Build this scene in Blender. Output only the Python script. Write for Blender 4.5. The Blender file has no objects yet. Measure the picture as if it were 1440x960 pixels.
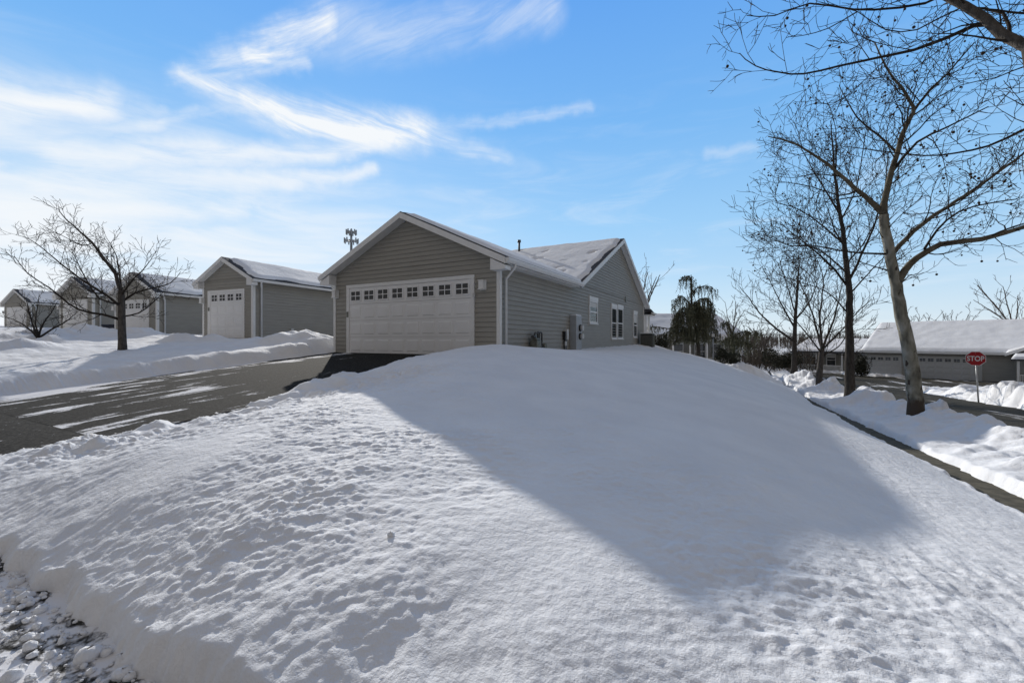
import bpy, bmesh, math, random
import numpy as np
from mathutils import Vector, Matrix

S = bpy.context.scene
COL = S.collection
R = math.radians
# ------------------------------------------------------------------ frame
# x runs along the big garage's front (to its right), y runs from the street to the house,
# z = 0 is eye height of the photographer.
TH = R(28.5)
CT, ST = math.cos(TH), math.sin(TH)
F = 608.0
def P(px, py, Y):
    """a point at depth Y metres in front of the viewer, measured on the photograph"""
    X = (px - 720) / F * Y; Z = (478 - py) / F * Y
    return Vector((CT * X - ST * Y, ST * X + CT * Y, Z))
def ray(px):
    a = (px - 720) / F
    return CT * a - ST, ST * a + CT
def v_on_side(px, u):           # y where the view line meets the wall x = u
    ru, rv = ray(px); return u / ru * rv
def u_on_front(px, v):
    ru, rv = ray(px); return v / rv * ru
def depth(u, v): return -ST * u + CT * v
def z_at(py, u, v): return (478 - py) / F * depth(u, v)

# ------------------------------------------------------------------ helpers
def tag(o, label=None, cat=None, group=None, kind=None):
    if label: o['label'] = label
    if cat: o['category'] = cat
    if group: o['group'] = group
    if kind: o['kind'] = kind
    return o
def thing(name, label, cat, loc=(0, 0, 0), rz=0, group=None):
    o = bpy.data.objects.new(name, None); COL.objects.link(o)
    o.location = loc; o.rotation_euler = (0, 0, rz); o.empty_display_size = .2
    return tag(o, label, cat, group)

class MB:
    def __init__(s): s.v = []; s.f = []; s.sm = []
    def poly(s, pts, smooth=False):
        n = len(s.v); s.v += [tuple(p) for p in pts]; s.f.append(tuple(range(n, n + len(pts)))); s.sm.append(smooth)
    def box(s, a, b, M=None):
        x0, y0, z0 = a; x1, y1, z1 = b
        c = [(x0,y0,z0),(x1,y0,z0),(x1,y1,z0),(x0,y1,z0),(x0,y0,z1),(x1,y0,z1),(x1,y1,z1),(x0,y1,z1)]
        if M is not None: c = [tuple(M @ Vector(p)) for p in c]
        n = len(s.v); s.v += c
        for q in ((3,2,1,0),(4,5,6,7),(0,1,5,4),(1,2,6,5),(2,3,7,6),(3,0,4,7)):
            s.f.append(tuple(n + i for i in q)); s.sm.append(False)
    def prism(s, pts, d):       # planar polygon pushed along the vector d
        n = len(s.v); k = len(pts); d = Vector(d)
        s.v += [tuple(p) for p in pts] + [tuple(Vector(p) + d) for p in pts]
        s.f.append(tuple(range(n, n + k))); s.sm.append(False)
        s.f.append(tuple(range(n + 2 * k - 1, n + k - 1, -1))); s.sm.append(False)
        for i in range(k):
            j = (i + 1) % k
            s.f.append((n + i, n + k + i, n + k + j, n + j)); s.sm.append(False)
    def tube(s, pts, rad, n=6, cap=True):
        pts = [Vector(p) for p in pts]
        if not isinstance(rad, (list, tuple)): rad = [rad] * len(pts)
        t0 = (pts[1] - pts[0]).normalized()
        up = Vector((0, 0, 1)) if abs(t0.z) < .9 else Vector((1, 0, 0))
        x = t0.cross(up).normalized()
        base = len(s.v)
        for i, p in enumerate(pts):
            if i == 0: t = t0
            elif i == len(pts) - 1: t = (pts[i] - pts[i-1]).normalized()
            else: t = ((pts[i+1] - pts[i]).normalized() + (pts[i] - pts[i-1]).normalized())
            if t.length < 1e-6: t = t0
            t = t.normalized()
            x = (x - t * x.dot(t))
            x = x.normalized() if x.length > 1e-6 else t.orthogonal().normalized()
            y = t.cross(x)
            for k in range(n):
                a = 2 * math.pi * k / n
                s.v.append(tuple(p + (x * math.cos(a) + y * math.sin(a)) * rad[i]))
        for i in range(len(pts) - 1):
            for k in range(n):
                a = base + i * n + k; b = base + i * n + (k + 1) % n
                s.f.append((a, b, b + n, a + n)); s.sm.append(True)
        if cap:
            s.f.append(tuple(base + n - 1 - k for k in range(n))); s.sm.append(False)
            e = base + (len(pts) - 1) * n
            s.f.append(tuple(e + k for k in range(n))); s.sm.append(False)
    def ball(s, c, r, sx=1, sy=1, sz=1, n=6, m=4):
        base = len(s.v); c = Vector(c)
        for i in range(m + 1):
            a = math.pi * i / m
            for k in range(n):
                b = 2 * math.pi * k / n
                s.v.append((c.x + r*sx*math.sin(a)*math.cos(b), c.y + r*sy*math.sin(a)*math.sin(b), c.z + r*sz*math.cos(a)))
        for i in range(m):
            for k in range(n):
                a = base + i*n + k; b = base + i*n + (k+1) % n
                s.f.append((a, a + n, b + n, b)); s.sm.append(True)
    def build(s, name, mat, parent=None, fix=False, bevel=0):
        me = bpy.data.meshes.new(name)
        me.from_pydata(s.v, [], s.f)
        me.polygons.foreach_set('use_smooth', s.sm)
        if fix:
            bm = bmesh.new(); bm.from_mesh(me)
            bmesh.ops.recalc_face_normals(bm, faces=bm.faces); bm.to_mesh(me); bm.free()
        me.materials.append(mat); me.update()
        o = bpy.data.objects.new(name, me); COL.objects.link(o)
        if parent: o.parent = parent
        if bevel:
            b = o.modifiers.new('bevel', 'BEVEL'); b.width = bevel; b.segments = 2; b.limit_method = 'ANGLE'
        return o

# ------------------------------------------------------------------ materials
def nodes(m):
    m.use_nodes = True; nt = m.node_tree
    return nt, nt.nodes, nt.links
def mat(name, col, rough=.6, var=.12, scale=4, bump=0, bscale=60, spec=.3, metal=0, stretch=(1, 1, 1), col2=None, detail=6):
    m = bpy.data.materials.new(name); nt, N, L = nodes(m)
    b = N['Principled BSDF']; b.inputs['Roughness'].default_value = rough
    b.inputs['Specular IOR Level'].default_value = spec; b.inputs['Metallic'].default_value = metal
    tc = N.new('ShaderNodeTexCoord'); mp = N.new('ShaderNodeMapping'); mp.inputs['Scale'].default_value = stretch
    L.new(tc.outputs['Object'], mp.inputs[0])
    nz = N.new('ShaderNodeTexNoise'); nz.inputs['Scale'].default_value = scale; nz.inputs['Detail'].default_value = detail
    L.new(mp.outputs[0], nz.inputs['Vector'])
    cr = N.new('ShaderNodeValToRGB')
    c2 = col2 or tuple(min(1, c * (1 + var)) for c in col); c1 = col if col2 else tuple(c * (1 - var) for c in col)
    cr.color_ramp.elements[0].position = .3; cr.color_ramp.elements[1].position = .7
    cr.color_ramp.elements[0].color = (*c1, 1); cr.color_ramp.elements[1].color = (*c2, 1)
    L.new(nz.outputs[0], cr.inputs[0]); L.new(cr.outputs[0], b.inputs['Base Color'])
    if bump:
        n2 = N.new('ShaderNodeTexNoise'); n2.inputs['Scale'].default_value = bscale; n2.inputs['Detail'].default_value = 4
        L.new(mp.outputs[0], n2.inputs['Vector'])
        bp = N.new('ShaderNodeBump'); bp.inputs['Strength'].default_value = bump; bp.inputs['Distance'].default_value = .02
        L.new(n2.outputs[0], bp.inputs['Height']); L.new(bp.outputs[0], b.inputs['Normal'])
    return m

def snow_mat(name, bumps):
    m = bpy.data.materials.new(name); nt, N, L = nodes(m)
    b = N['Principled BSDF']; b.inputs['Roughness'].default_value = .8; b.inputs['Specular IOR Level'].default_value = .12
    tc = N.new('ShaderNodeTexCoord')
    nz = N.new('ShaderNodeTexNoise'); nz.inputs['Scale'].default_value = 1.7; nz.inputs['Detail'].default_value = 8
    L.new(tc.outputs['Object'], nz.inputs['Vector'])
    cr = N.new('ShaderNodeValToRGB'); cr.color_ramp.elements[0].position = .3; cr.color_ramp.elements[1].position = .7
    cr.color_ramp.elements[0].color = (.78, .79, .815, 1); cr.color_ramp.elements[1].color = (.86, .865, .88, 1)
    L.new(nz.outputs[0], cr.inputs[0]); L.new(cr.outputs[0], b.inputs['Base Color'])
    prev = None
    for sc, st, dist in bumps:
        n2 = N.new('ShaderNodeTexNoise'); n2.inputs['Scale'].default_value = sc; n2.inputs['Detail'].default_value = 5
        n2.inputs['Roughness'].default_value = .6
        L.new(tc.outputs['Object'], n2.inputs['Vector'])
        bp = N.new('ShaderNodeBump'); bp.inputs['Strength'].default_value = st; bp.inputs['Distance'].default_value = dist
        L.new(n2.outputs[0], bp.inputs['Height'])
        if prev: L.new(prev.outputs[0], bp.inputs['Normal'])
        prev = bp
    if prev: L.new(prev.outputs[0], b.inputs['Normal'])
    return m

def asphalt_mat(name, base, thr, soft, us, vs, extra=None, sand=(.16, .15, .125)):
    """asphalt with a thin scraped film of snow left in streaks along y"""
    m = bpy.data.materials.new(name); nt, N, L = nodes(m)
    b = N['Principled BSDF']; b.inputs['Roughness'].default_value = .95; b.inputs['Specular IOR Level'].default_value = .08
    tc = N.new('ShaderNodeTexCoord')
    g = N.new('ShaderNodeTexNoise'); g.inputs['Scale'].default_value = 26; g.inputs['Detail'].default_value = 3; g.inputs['Roughness'].default_value = .8
    L.new(tc.outputs['Object'], g.inputs['Vector'])
    cr = N.new('ShaderNodeValToRGB'); cr.color_ramp.elements[0].position = .43; cr.color_ramp.elements[1].position = .68
    cr.color_ramp.elements[0].color = (*base, 1); cr.color_ramp.elements[1].color = (*sand, 1)
    L.new(g.outputs[0], cr.inputs[0])
    mp = N.new('ShaderNodeMapping'); mp.inputs['Scale'].default_value = (us, vs, 1); mp.inputs['Rotation'].default_value = (0, 0, R(4))
    L.new(tc.outputs['Object'], mp.inputs[0])
    s = N.new('ShaderNodeTexNoise'); s.inputs['Scale'].default_value = 1; s.inputs['Detail'].default_value = 7; s.inputs['Roughness'].default_value = .62
    s.inputs['Distortion'].default_value = .3
    L.new(mp.outputs[0], s.inputs['Vector'])
    fac = s.outputs[0]
    if extra:               # more snow toward one place: (axis 0/1, where it starts, where it is full, amount)
        sx = N.new('ShaderNodeSeparateXYZ'); L.new(tc.outputs['Object'], sx.inputs[0])
        for ax, a0, a1, amt in extra:
            mr = N.new('ShaderNodeMapRange'); mr.interpolation_type = 'SMOOTHSTEP'
            mr.inputs['From Min'].default_value = a0; mr.inputs['From Max'].default_value = a1; mr.inputs['To Max'].default_value = amt
            L.new(sx.outputs[ax], mr.inputs['Value'])
            ad = N.new('ShaderNodeMath'); ad.operation = 'ADD'; L.new(fac, ad.inputs[0]); L.new(mr.outputs[0], ad.inputs[1]); fac = ad.outputs[0]
    g2 = N.new('ShaderNodeMath'); g2.operation = 'MULTIPLY_ADD'; L.new(g.outputs[0], g2.inputs[0]); g2.inputs[1].default_value = -.16; L.new(fac, g2.inputs[2])
    mr = N.new('ShaderNodeMapRange'); mr.interpolation_type = 'SMOOTHSTEP'
    mr.inputs['From Min'].default_value = thr - .08; mr.inputs['From Max'].default_value = thr - .08 + soft
    L.new(g2.outputs[0], mr.inputs['Value'])
    mx = N.new('ShaderNodeMix'); mx.data_type = 'RGBA'
    L.new(mr.outputs[0], mx.inputs['Factor']); L.new(cr.outputs[0], mx.inputs['A']); mx.inputs['B'].default_value = (.78, .78, .8, 1)
    L.new(mx.outputs['Result'], b.inputs['Base Color'])
    bp = N.new('ShaderNodeBump'); bp.inputs['Strength'].default_value = .3; bp.inputs['Distance'].default_value = .01
    L.new(g.outputs[0], bp.inputs['Height'])
    bp2 = N.new('ShaderNodeBump'); bp2.inputs['Strength'].default_value = .6; bp2.inputs['Distance'].default_value = .02
    L.new(mr.outputs[0], bp2.inputs['Height']); L.new(bp.outputs[0], bp2.inputs['Normal'])
    L.new(bp2.outputs[0], b.inputs['Normal'])
    return m

M = {}
M['snow'] = snow_mat('snow', [(16, .3, .05), (60, .22, .016), (190, .22, .006)])
M['snow_roof'] = snow_mat('snow on roofs', [(5, .3, .05), (40, .25, .015)])
M['siding'] = mat('grey siding', (.325, .312, .28), .6, .07, 1.2, .15, 90, .3, stretch=(1, 1, 6))
M['siding_far'] = mat('pale grey siding', (.30, .29, .265), .6, .08, 1.2, stretch=(1, 1, 5))
M['white'] = mat('white trim', (.74, .74, .73), .45, .04, 5, .05, 40)
M['door'] = mat('white garage door', (.76, .76, .76), .4, .03, 2, .05, 120)
M['shingle'] = mat('dark shingles', (.075, .075, .08), .9, .35, 14, .6, 40, .2)
M['glass'] = mat('dark window glass', (.035, .04, .045), .08, .3, 2, spec=.6)
M['blind'] = mat('white blinds', (.62, .62, .6), .7, .08, 30, stretch=(.2, .2, 3))
M['metal'] = mat('grey painted metal', (.34, .36, .38), .45, .08, 6, .1, 50, .5)
M['pipe'] = mat('dark iron pipe', (.07, .07, .068), .5, .4, 18, .2, 60, .4)
M['meter'] = mat('grey meter body', (.17, .175, .15), .5, .25, 14, .2, 60, .4)
M['grey_plastic'] = mat('light grey plastic', (.55, .55, .54), .5, .06, 8)
M['galv'] = mat('galvanised steel', (.30, .31, .32), .45, .15, 14, .1, 50, .5, .5)
M['red'] = mat('red sign paint', (.30, .012, .018), .4, .1, 8)
M['sign_white'] = mat('white sign paint', (.62, .62, .62), .4, .03, 8)
M['bin'] = mat('navy plastic', (.012, .016, .035), .5, .2, 6)
M['black'] = mat('black metal', (.02, .02, .021), .5, .3, 12)
M['bark'] = mat('grey brown bark', (.085, .075, .066), .9, .4, 22, .7, 60, .15, stretch=(1, 1, .35))
M['bark_dark'] = mat('dark bark', (.050, .044, .039), .9, .4, 20, .7, 60, .15, stretch=(1, 1, .35))
M['limb'] = mat('mottled shaded limb bark', (.075, .064, .048), .9, .3, 7, .5, 50, .15, col2=(.17, .15, .11))  # darker copy of the sycamore bark, carrying the limbs' backlit shade
M['twig'] = mat('dark twigs', (.036, .030, .025), .9, .3, 10, spec=.15)
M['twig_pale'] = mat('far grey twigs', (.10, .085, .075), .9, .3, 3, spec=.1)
M['seed'] = mat('seed balls', (.06, .042, .028), .95, .3, 30, .5, 90, .1)
M['needle'] = mat('grey green needles', (.085, .09, .062), .8, .4, 3, spec=.15, col2=(.16, .16, .105))
M['needle_dark'] = mat('dark evergreen leaves', (.020, .024, .016), .8, .4, 3, spec=.2, col2=(.05, .05, .035))
M['brush'] = mat('brown brush', (.085, .072, .06), .9, .4, 2, spec=.1)
M['concrete'] = mat('wet sandy concrete', (.06, .055, .042), .9, .35, 9, .3, 70, .15, col2=(.135, .122, .09))
M['soil'] = mat('frozen turf', (.11, .10, .06), .95, .3, 3, .4, 40)

# sycamore bark: pale with flaking patches, darkened towards the root to paint in the shade
def sycamore_mat():
    m = bpy.data.materials.new('sycamore bark'); nt, N, L = nodes(m)
    b = N['Principled BSDF']; b.inputs['Roughness'].default_value = .85; b.inputs['Specular IOR Level'].default_value = .2
    tc = N.new('ShaderNodeTexCoord'); mp = N.new('ShaderNodeMapping'); mp.inputs['Scale'].default_value = (1, 1, .45)
    L.new(tc.outputs['Object'], mp.inputs[0])
    n1 = N.new('ShaderNodeTexNoise'); n1.inputs['Scale'].default_value = 5.5; n1.inputs['Detail'].default_value = 5; n1.inputs['Distortion'].default_value = .6
    L.new(mp.outputs[0], n1.inputs['Vector'])
    cr = N.new('ShaderNodeValToRGB'); e = cr.color_ramp.elements
    e[0].position = .36; e[0].color = (.105, .10, .08, 1); e[1].position = .66; e[1].color = (.33, .32, .275, 1)
    x = e.new(.5); x.color = (.205, .195, .155, 1)
    L.new(n1.outputs[0], cr.inputs[0])
    n2 = N.new('ShaderNodeTexNoise'); n2.inputs['Scale'].default_value = 9; n2.inputs['Detail'].default_value = 3
    L.new(mp.outputs[0], n2.inputs['Vector'])
    c2 = N.new('ShaderNodeValToRGB'); c2.color_ramp.elements[0].position = .63; c2.color_ramp.elements[1].position = .66
    L.new(n2.outputs[0], c2.inputs[0])
    mx = N.new('ShaderNodeMix'); mx.data_type = 'RGBA'
    L.new(c2.outputs[0], mx.inputs['Factor']); L.new(cr.outputs[0], mx.inputs['A']); mx.inputs['B'].default_value = (.06, .05, .04, 1)
    # painted shade darkening the foot of the trunk
    sx = N.new('ShaderNodeSeparateXYZ'); L.new(tc.outputs['Object'], sx.inputs[0])
    ad = N.new('ShaderNodeMath'); ad.operation = 'MULTIPLY_ADD'; L.new(n2.outputs[0], ad.inputs[0]); ad.inputs[1].default_value = -.8; L.new(sx.outputs[2], ad.inputs[2])
    mr = N.new('ShaderNodeMapRange'); mr.inputs['From Min'].default_value = .20; mr.inputs['From Max'].default_value = .05
    L.new(ad.outputs[0], mr.inputs['Value'])
    m2 = N.new('ShaderNodeMix'); m2.data_type = 'RGBA'
    L.new(mr.outputs[0], m2.inputs['Factor']); L.new(mx.outputs['Result'], m2.inputs['A']); m2.inputs['B'].default_value = (.07, .055, .042, 1)
    L.new(m2.outputs['Result'], b.inputs['Base Color'])
    bp = N.new('ShaderNodeBump'); bp.inputs['Strength'].default_value = .5; bp.inputs['Distance'].default_value = .02
    L.new(n1.outputs[0], bp.inputs['Height']); L.new(bp.outputs[0], b.inputs['Normal'])
    return m
M['sycamore'] = sycamore_mat()

# ------------------------------------------------------------------ noise
_rs = np.random.RandomState(7)
PERM = _rs.permutation(1024); PERM = np.concatenate([PERM, PERM])
GA = _rs.rand(1024) * 2 * np.pi
GX, GY = np.cos(GA), np.sin(GA)
def gnoise(x, y, seed=0):
    xi = np.floor(x).astype(np.int64); yi = np.floor(y).astype(np.int64)
    xf = x - xi; yf = y - yi
    sx = xf*xf*xf*(xf*(xf*6-15)+10); sy = yf*yf*yf*(yf*(yf*6-15)+10)
    def g(ix, iy, fx, fy):
        h = PERM[(PERM[(ix + seed*37) & 1023] + iy) & 1023]
        return GX[h] * fx + GY[h] * fy
    a = g(xi, yi, xf, yf); b = g(xi+1, yi, xf-1, yf); c = g(xi, yi+1, xf, yf-1); d = g(xi+1, yi+1, xf-1, yf-1)
    return 1.5 * ((a*(1-sx)+b*sx)*(1-sy) + (c*(1-sx)+d*sx)*sy)
def fbm(x, y, sc, oct=4, seed=0, gain=.5):
    r = 0; amp = 1
    for i in range(oct):
        r = r + amp * gnoise(x/sc + 11.3*i, y/sc - 7.1*i, seed + i); sc /= 2.03; amp *= gain
    return r
def sstep(a, b, x):
    t = np.clip((x - a) / (b - a), 0, 1); return t*t*(3-2*t)

# ------------------------------------------------------------------ terrain
RV = np.array([-60, 0, 20, 30, 44, 57, 80, 500]); RZ = np.array([-1.2, -1.2, -2.47, -2.98, -3.62, -3.85, -3.95, -4.0])
def Gf(u, v):
    zf = -.42 + .028 * np.clip(-12 - u, 0, 70)
    gl = zf - .085 * np.clip(10.1 - v, 0, 8.1)
    gl = gl + (-1.32 - gl) * sstep(2.0, .2, v) + .01 * np.clip(v - 10.1, 0, 40)
    gl = gl - 2.9*sstep(29, 42, v)*sstep(-22, -14, u)
    gr = np.interp(v, RV, RZ); gr = gr + (-1.32 - gr) * sstep(2.2, .4, v)
    t = sstep(-6.3, 1.5, u)
    return gl * (1 - t) + gr * t

YARD = [(-6.7,1.3,-1.14),(-6.6,2.6,-1.12),(-6.5,3.6,-1.07),(-6.3,4.6,-.80),(-6.2,5.8,-.60),(-6.0,7.2,-.34),(-5.2,8.3,-.17),(-4.4,8.6,-.16),
 (-5.7,9.6,-.30),(-5.8,12.7,-.36),(-5.8,20,-.42),(-5.8,28,-.50),(-6.0,2.4,-1.10),(-6,3.4,-1.05),(-5.4,2.0,-1.0),(-5.3,3.2,-.90),(-5.2,4.4,-.72),
 (-5.5,.85,-1.20),(-4.4,.85,-1.19),(-3.3,.85,-1.185),(-2.3,.85,-1.18),(-1.1,.85,-1.18),(0,.85,-1.19),(1,.85,-1.22),(2,.85,-1.27),
 (-5.5,1.35,-1.01),(-4.4,1.35,-.96),(-3.3,1.35,-.935),(-2.3,1.35,-.935),(-1.3,1.35,-.975),(-.5,1.4,-1.03),(.3,1.45,-1.075),(1,1.5,-1.13),(1.6,1.5,-1.20),(2.2,1.5,-1.27),
 (-3.9,3.68,-.645),(-3.07,3.27,-.728),(-2.46,2.97,-.784),(-1.45,2.47,-.884),(-.83,2.17,-.942),(-.42,1.96,-.985),(-.19,1.87,-1.015),(-.03,2.48,-1.036),(.18,2.95,-1.08),(.53,3.48,-1.178),
 (1.0,4.13,-1.305),(1.03,5.06,-1.313),(.957,6.32,-1.275),(.862,8.02,-1.223),(.5,2.2,-1.10),(1,2.4,-1.18),(1.6,2.4,-1.26),(2,2.4,-1.32),(1.1,3.2,-1.23),(1.6,3.2,-1.31),(2,3.3,-1.37),(1.7,4.4,-1.39),(1.7,5.5,-1.42),
 (-.6,3,-.95),(0,3.8,-1.05),(1.9,6.1,-1.5),(1.6,7.5,-1.44),(1.9,9,-1.65),(1.13,10.5,-1.42),(1.9,12,-1.85),(-.3,20,-1.34),(-1.3,20,-.95),(1.2,20,-1.9),(1.9,18.5,-2.25),(1.3,15,-1.68),
 (-2.5,15,-.50),(-2,10,-.58),(-1.1,6,-.82),(-3,6,-.50),(0,8,-.98),(-3.5,20,-.52),(-3,25,-.8),(-4.4,28,-.60),(-2,30,-1.25),(0,30,-2.0),(1.9,30,-2.72),(1.9,44,-3.4),(-5,44,-2.75),(-8,44,-2.8),(-5,35,-1.6),(-7.5,35,-1.5),(-2.5,36,-2.1)]
def tps(pts, lam):
    A = np.array(pts, float); n = len(A)
    sc = np.array([1.0, .6]); X = A[:, :2] * sc
    d = np.linalg.norm(X[:, None] - X[None], axis=2)
    K = np.where(d > 0, d*d*np.log(d + 1e-9), 0) + lam*np.eye(n)
    Pm = np.c_[np.ones(n), X]
    sol = np.linalg.solve(np.r_[np.c_[K, Pm], np.c_[Pm.T, np.zeros((3, 3))]], np.r_[A[:, 2], np.zeros(3)])
    def f(u, v):
        u = np.clip(u, -8, 3.5) * sc[0]; v = np.clip(v, -1, 46) * sc[1]
        r = sol[n] + sol[n+1]*u + sol[n+2]*v
        for i in range(n):
            d2 = (u - X[i,0])**2 + (v - X[i,1])**2
            r = r + sol[i] * .5 * d2 * np.log(d2 + 1e-12)
        return r
    return f
yard = tps(YARD, .004)

def rect(u, v, u0, u1, v0, v1):
    du = np.maximum(u0 - u, u - u1); dv = np.maximum(v0 - v, v - v1)
    return np.where((du > 0) & (dv > 0), np.hypot(np.maximum(du, 0), np.maximum(dv, 0)), np.maximum(du, dv))
# heaps thrown up by ploughs and shovels: u, v, radius, height
HEAPS = []
for px, Y, r, h in [(1190,31,2.6,.85),(1145,33,3.2,.32),(1215,34,2.4,.7),(1090,34,2.8,.2),(1060,30,1.2,.55),(1035,30,1.2,.35),(1430,18.5,1.5,.8),(1415,17,1.2,.5),
                    (1395,22,1.6,.5),(1362,10.2,.7,.34),(1420,9.5,.55,.3),(1395,9.6,.5,.2),(1215,15.0,.8,.36),(1165,22,1.1,.5),(1320,11.0,.7,.2),(1250,12.0,.8,.12),
                    (440,15.5,.7,.36),(400,15.6,.7,.34),(360,16.0,.6,.2),(425,13.6,.6,.25),(250,17.5,.5,.35),(190,21,1,.4),(120,22,1.2,.45),(40,20,1.4,.45),(655,9.6,.45,.05),(700,9.9,.4,.06),(735,9.4,.4,.02),(1330,9.4,.45,.16),(1275,9.0,.4,.1),(1345,12.5,.6,.25),(1240,14,.5,.2),(1405,8.2,.4,.2),(1440,8.6,.4,.22),(305,6.3,.30,.25),(345,6.4,.26,.15),(262,5.8,.22,.10),(222,5.3,.22,.13),(110,4.8,.22,.15),(425,7.0,.28,.12),(470,7.4,.26,.12),(385,6.6,.22,.08),(330,5.7,.2,.07),(1140,26,.9,.4),(1110,29,.9,.3),(20,15,1,.3),(300,17,.45,.25),(70,17,.7,.3)]:
    p = P(px, 478, Y); HEAPS.append((p.x, p.y, r, h))

def snow_height(u, v):
    g = Gf(u, v)
    yd = yard(u, v)
    n1 = fbm(u, v, 2.6, 3, 3); n2 = fbm(u, v, .7, 4, 9)
    left = g + .25 + .05*n1 + .02*n2 + .06*sstep(-12.2, -13.6, u)*sstep(-17, -13.6, u)
    nb = np.abs(gnoise(u/.55, v/.7, 77)) + .5*np.abs(gnoise(u/.24, v/.27, 78))
    right = g + .15 + .05*n1 + .04*n2 + .09*nb*sstep(2.5, 2.9, u)*sstep(24, 14, v)
    bl = sstep(-10.5, -8, u); br = sstep(2.0, 2.35, u)
    T = left*(1-bl) + (yd*(1-br) + right*br)*bl
    for hu, hv, r, h in HEAPS:
        d2 = ((u-hu)**2 + (v-hv)**2) / (r*r)
        T = T + h*np.exp(-d2)*(1 + .22*n2 + .25*n1)
    far = sstep(60, 110, np.hypot(u, v)); T = T*(1-far) + (g + .3)*far
    # cleared ground
    e1 = fbm(u, v, .9, 4, 21); e2 = fbm(u, v, .35, 3, 31)
    lf = sstep(-10, -12, u)
    dd = rect(u, v, -12.05, -6.75, 1.2, 10.4) + (.10*e1 + .05*e2)*(1 - .55*lf)
    scal = .05*np.abs(np.sin(u*6.1 + 1.5*np.sin(u*1.7))) + .04*e2
    ds = (v - .70) + .04*e1 - scal
    ds = np.where(u < -9.5, v - 1.9 + .1*e1, ds)
    ds2 = rect(u, v, -12.0, -6.9, -3, 3.2)
    ds = np.minimum(ds, ds2 + .08*e1)
    dw = rect(u, v, 2.20, 2.37, 2.6, 62) + .035*e1 + .03*e2
    curb = 4.5
    dr = rect(u, v, curb, 9.3, -8, 62) + .16*e1 + .08*e2
    dx = rect(u, v, 6.5, 26, 38, 58.5) + .5*e1 + .2*e2
    dc = rect(u, v, 4.75, 40, -10, 2.5) + .2*e1
    def lift(d, w): return sstep(0, w, d)
    k = np.minimum(lift(dd, .55 + .35*lf), np.minimum(lift(ds, .13), np.minimum(lift(dw, .13), np.minimum(lift(dr, .5), np.minimum(lift(dx, .7), lift(dc, .5))))))
    dm = np.minimum(dd, np.minimum(dr, dx))
    berm = .13*np.exp(-((dm - .7)/.45)**2)*(1 + (.5*n2 + .3*e2))*(1 - .75*lf)*(1 - .75*sstep(-9, -7, u)*sstep(2, 0, u))
    T = T + np.where(dm > -.2, berm, 0)
    h = (g - .07) + (np.maximum(T, g + .02) - g + .07)*k
    # crust: lumps, wind ripples
    near = sstep(26, 6, np.hypot(u, v))
    ucr = u*.80 + v*.60; vcr = -u*.60 + v*.80
    sm = sstep(.1, 1.0, (u + 4.2) + (v - 2.2)*.0) # right of the trodden crust
    mound = sstep(3.0, 5.5, v) * sstep(-6.2, -4.5, u)      # the smooth untouched part by the house
    rough = 1 - .64*mound
    def billow(x, y, sc, oct, seed, gain=.55):
        r = 0; amp = 1
        for i in range(oct):
            r = r + amp*(np.abs(gnoise(x/sc + 5.1*i, y/sc - 3.3*i, seed + i))*2 - .6); sc /= 2.1; amp *= gain
        return r
    patch = fbm(u, v, 1.5, 3, 91)
    amt = np.clip(.75 + 1.1*patch, .12, 1.9)                   # crusty patches and wind-smoothed patches
    lum = fbm(ucr, vcr*1.7, .30, 4, 41, .6)
    lum2 = billow(ucr, vcr*1.5, .105, 3, 51, .6)
    lum3 = billow(ucr, vcr*1.4, .055, 2, 57)
    streak = fbm(u*2.6 + v*.5, v*.8, .36, 4, 63, .6)
    rgt = sstep(-.2, 1.2, u)
    big = fbm(u, v, 1.1, 3, 61)
    crust = rough*((.0085*lum + .0050*lum2)*amt*(1 - .45*rgt) + .0019*lum3*(.3 + .8*amt) + .012*streak*rgt*(.5 + .5*amt)) + .012*big*(1 - .5*mound)
    tread = np.exp(-((u + 5.5 - .12*(v - 2.5))/1.0)**2)*sstep(6.6, 5.2, v)*sstep(.95, 1.7, v)      # shovelled clods by the driveway
    crust = crust + tread*(.075*billow(u, v, .62, 4, 71, .58))
    crust = crust + sstep(1.9, 1.0, v)*(.007*billow(u*1.4 + v*.9, v*.7 - u*.25, .26, 3, 81))        # scored face of the bank
    lump = sstep(.5, .1, np.abs(ds - .35))*0
    wallb = np.clip(k*(1 - k)*4, 0, 1)*near
    h = h + wallb*(.012*lum3 + .018*lum2)
    h = h + crust*near*k + (1-near)*k*.03*n2 + lump
    return h

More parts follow.
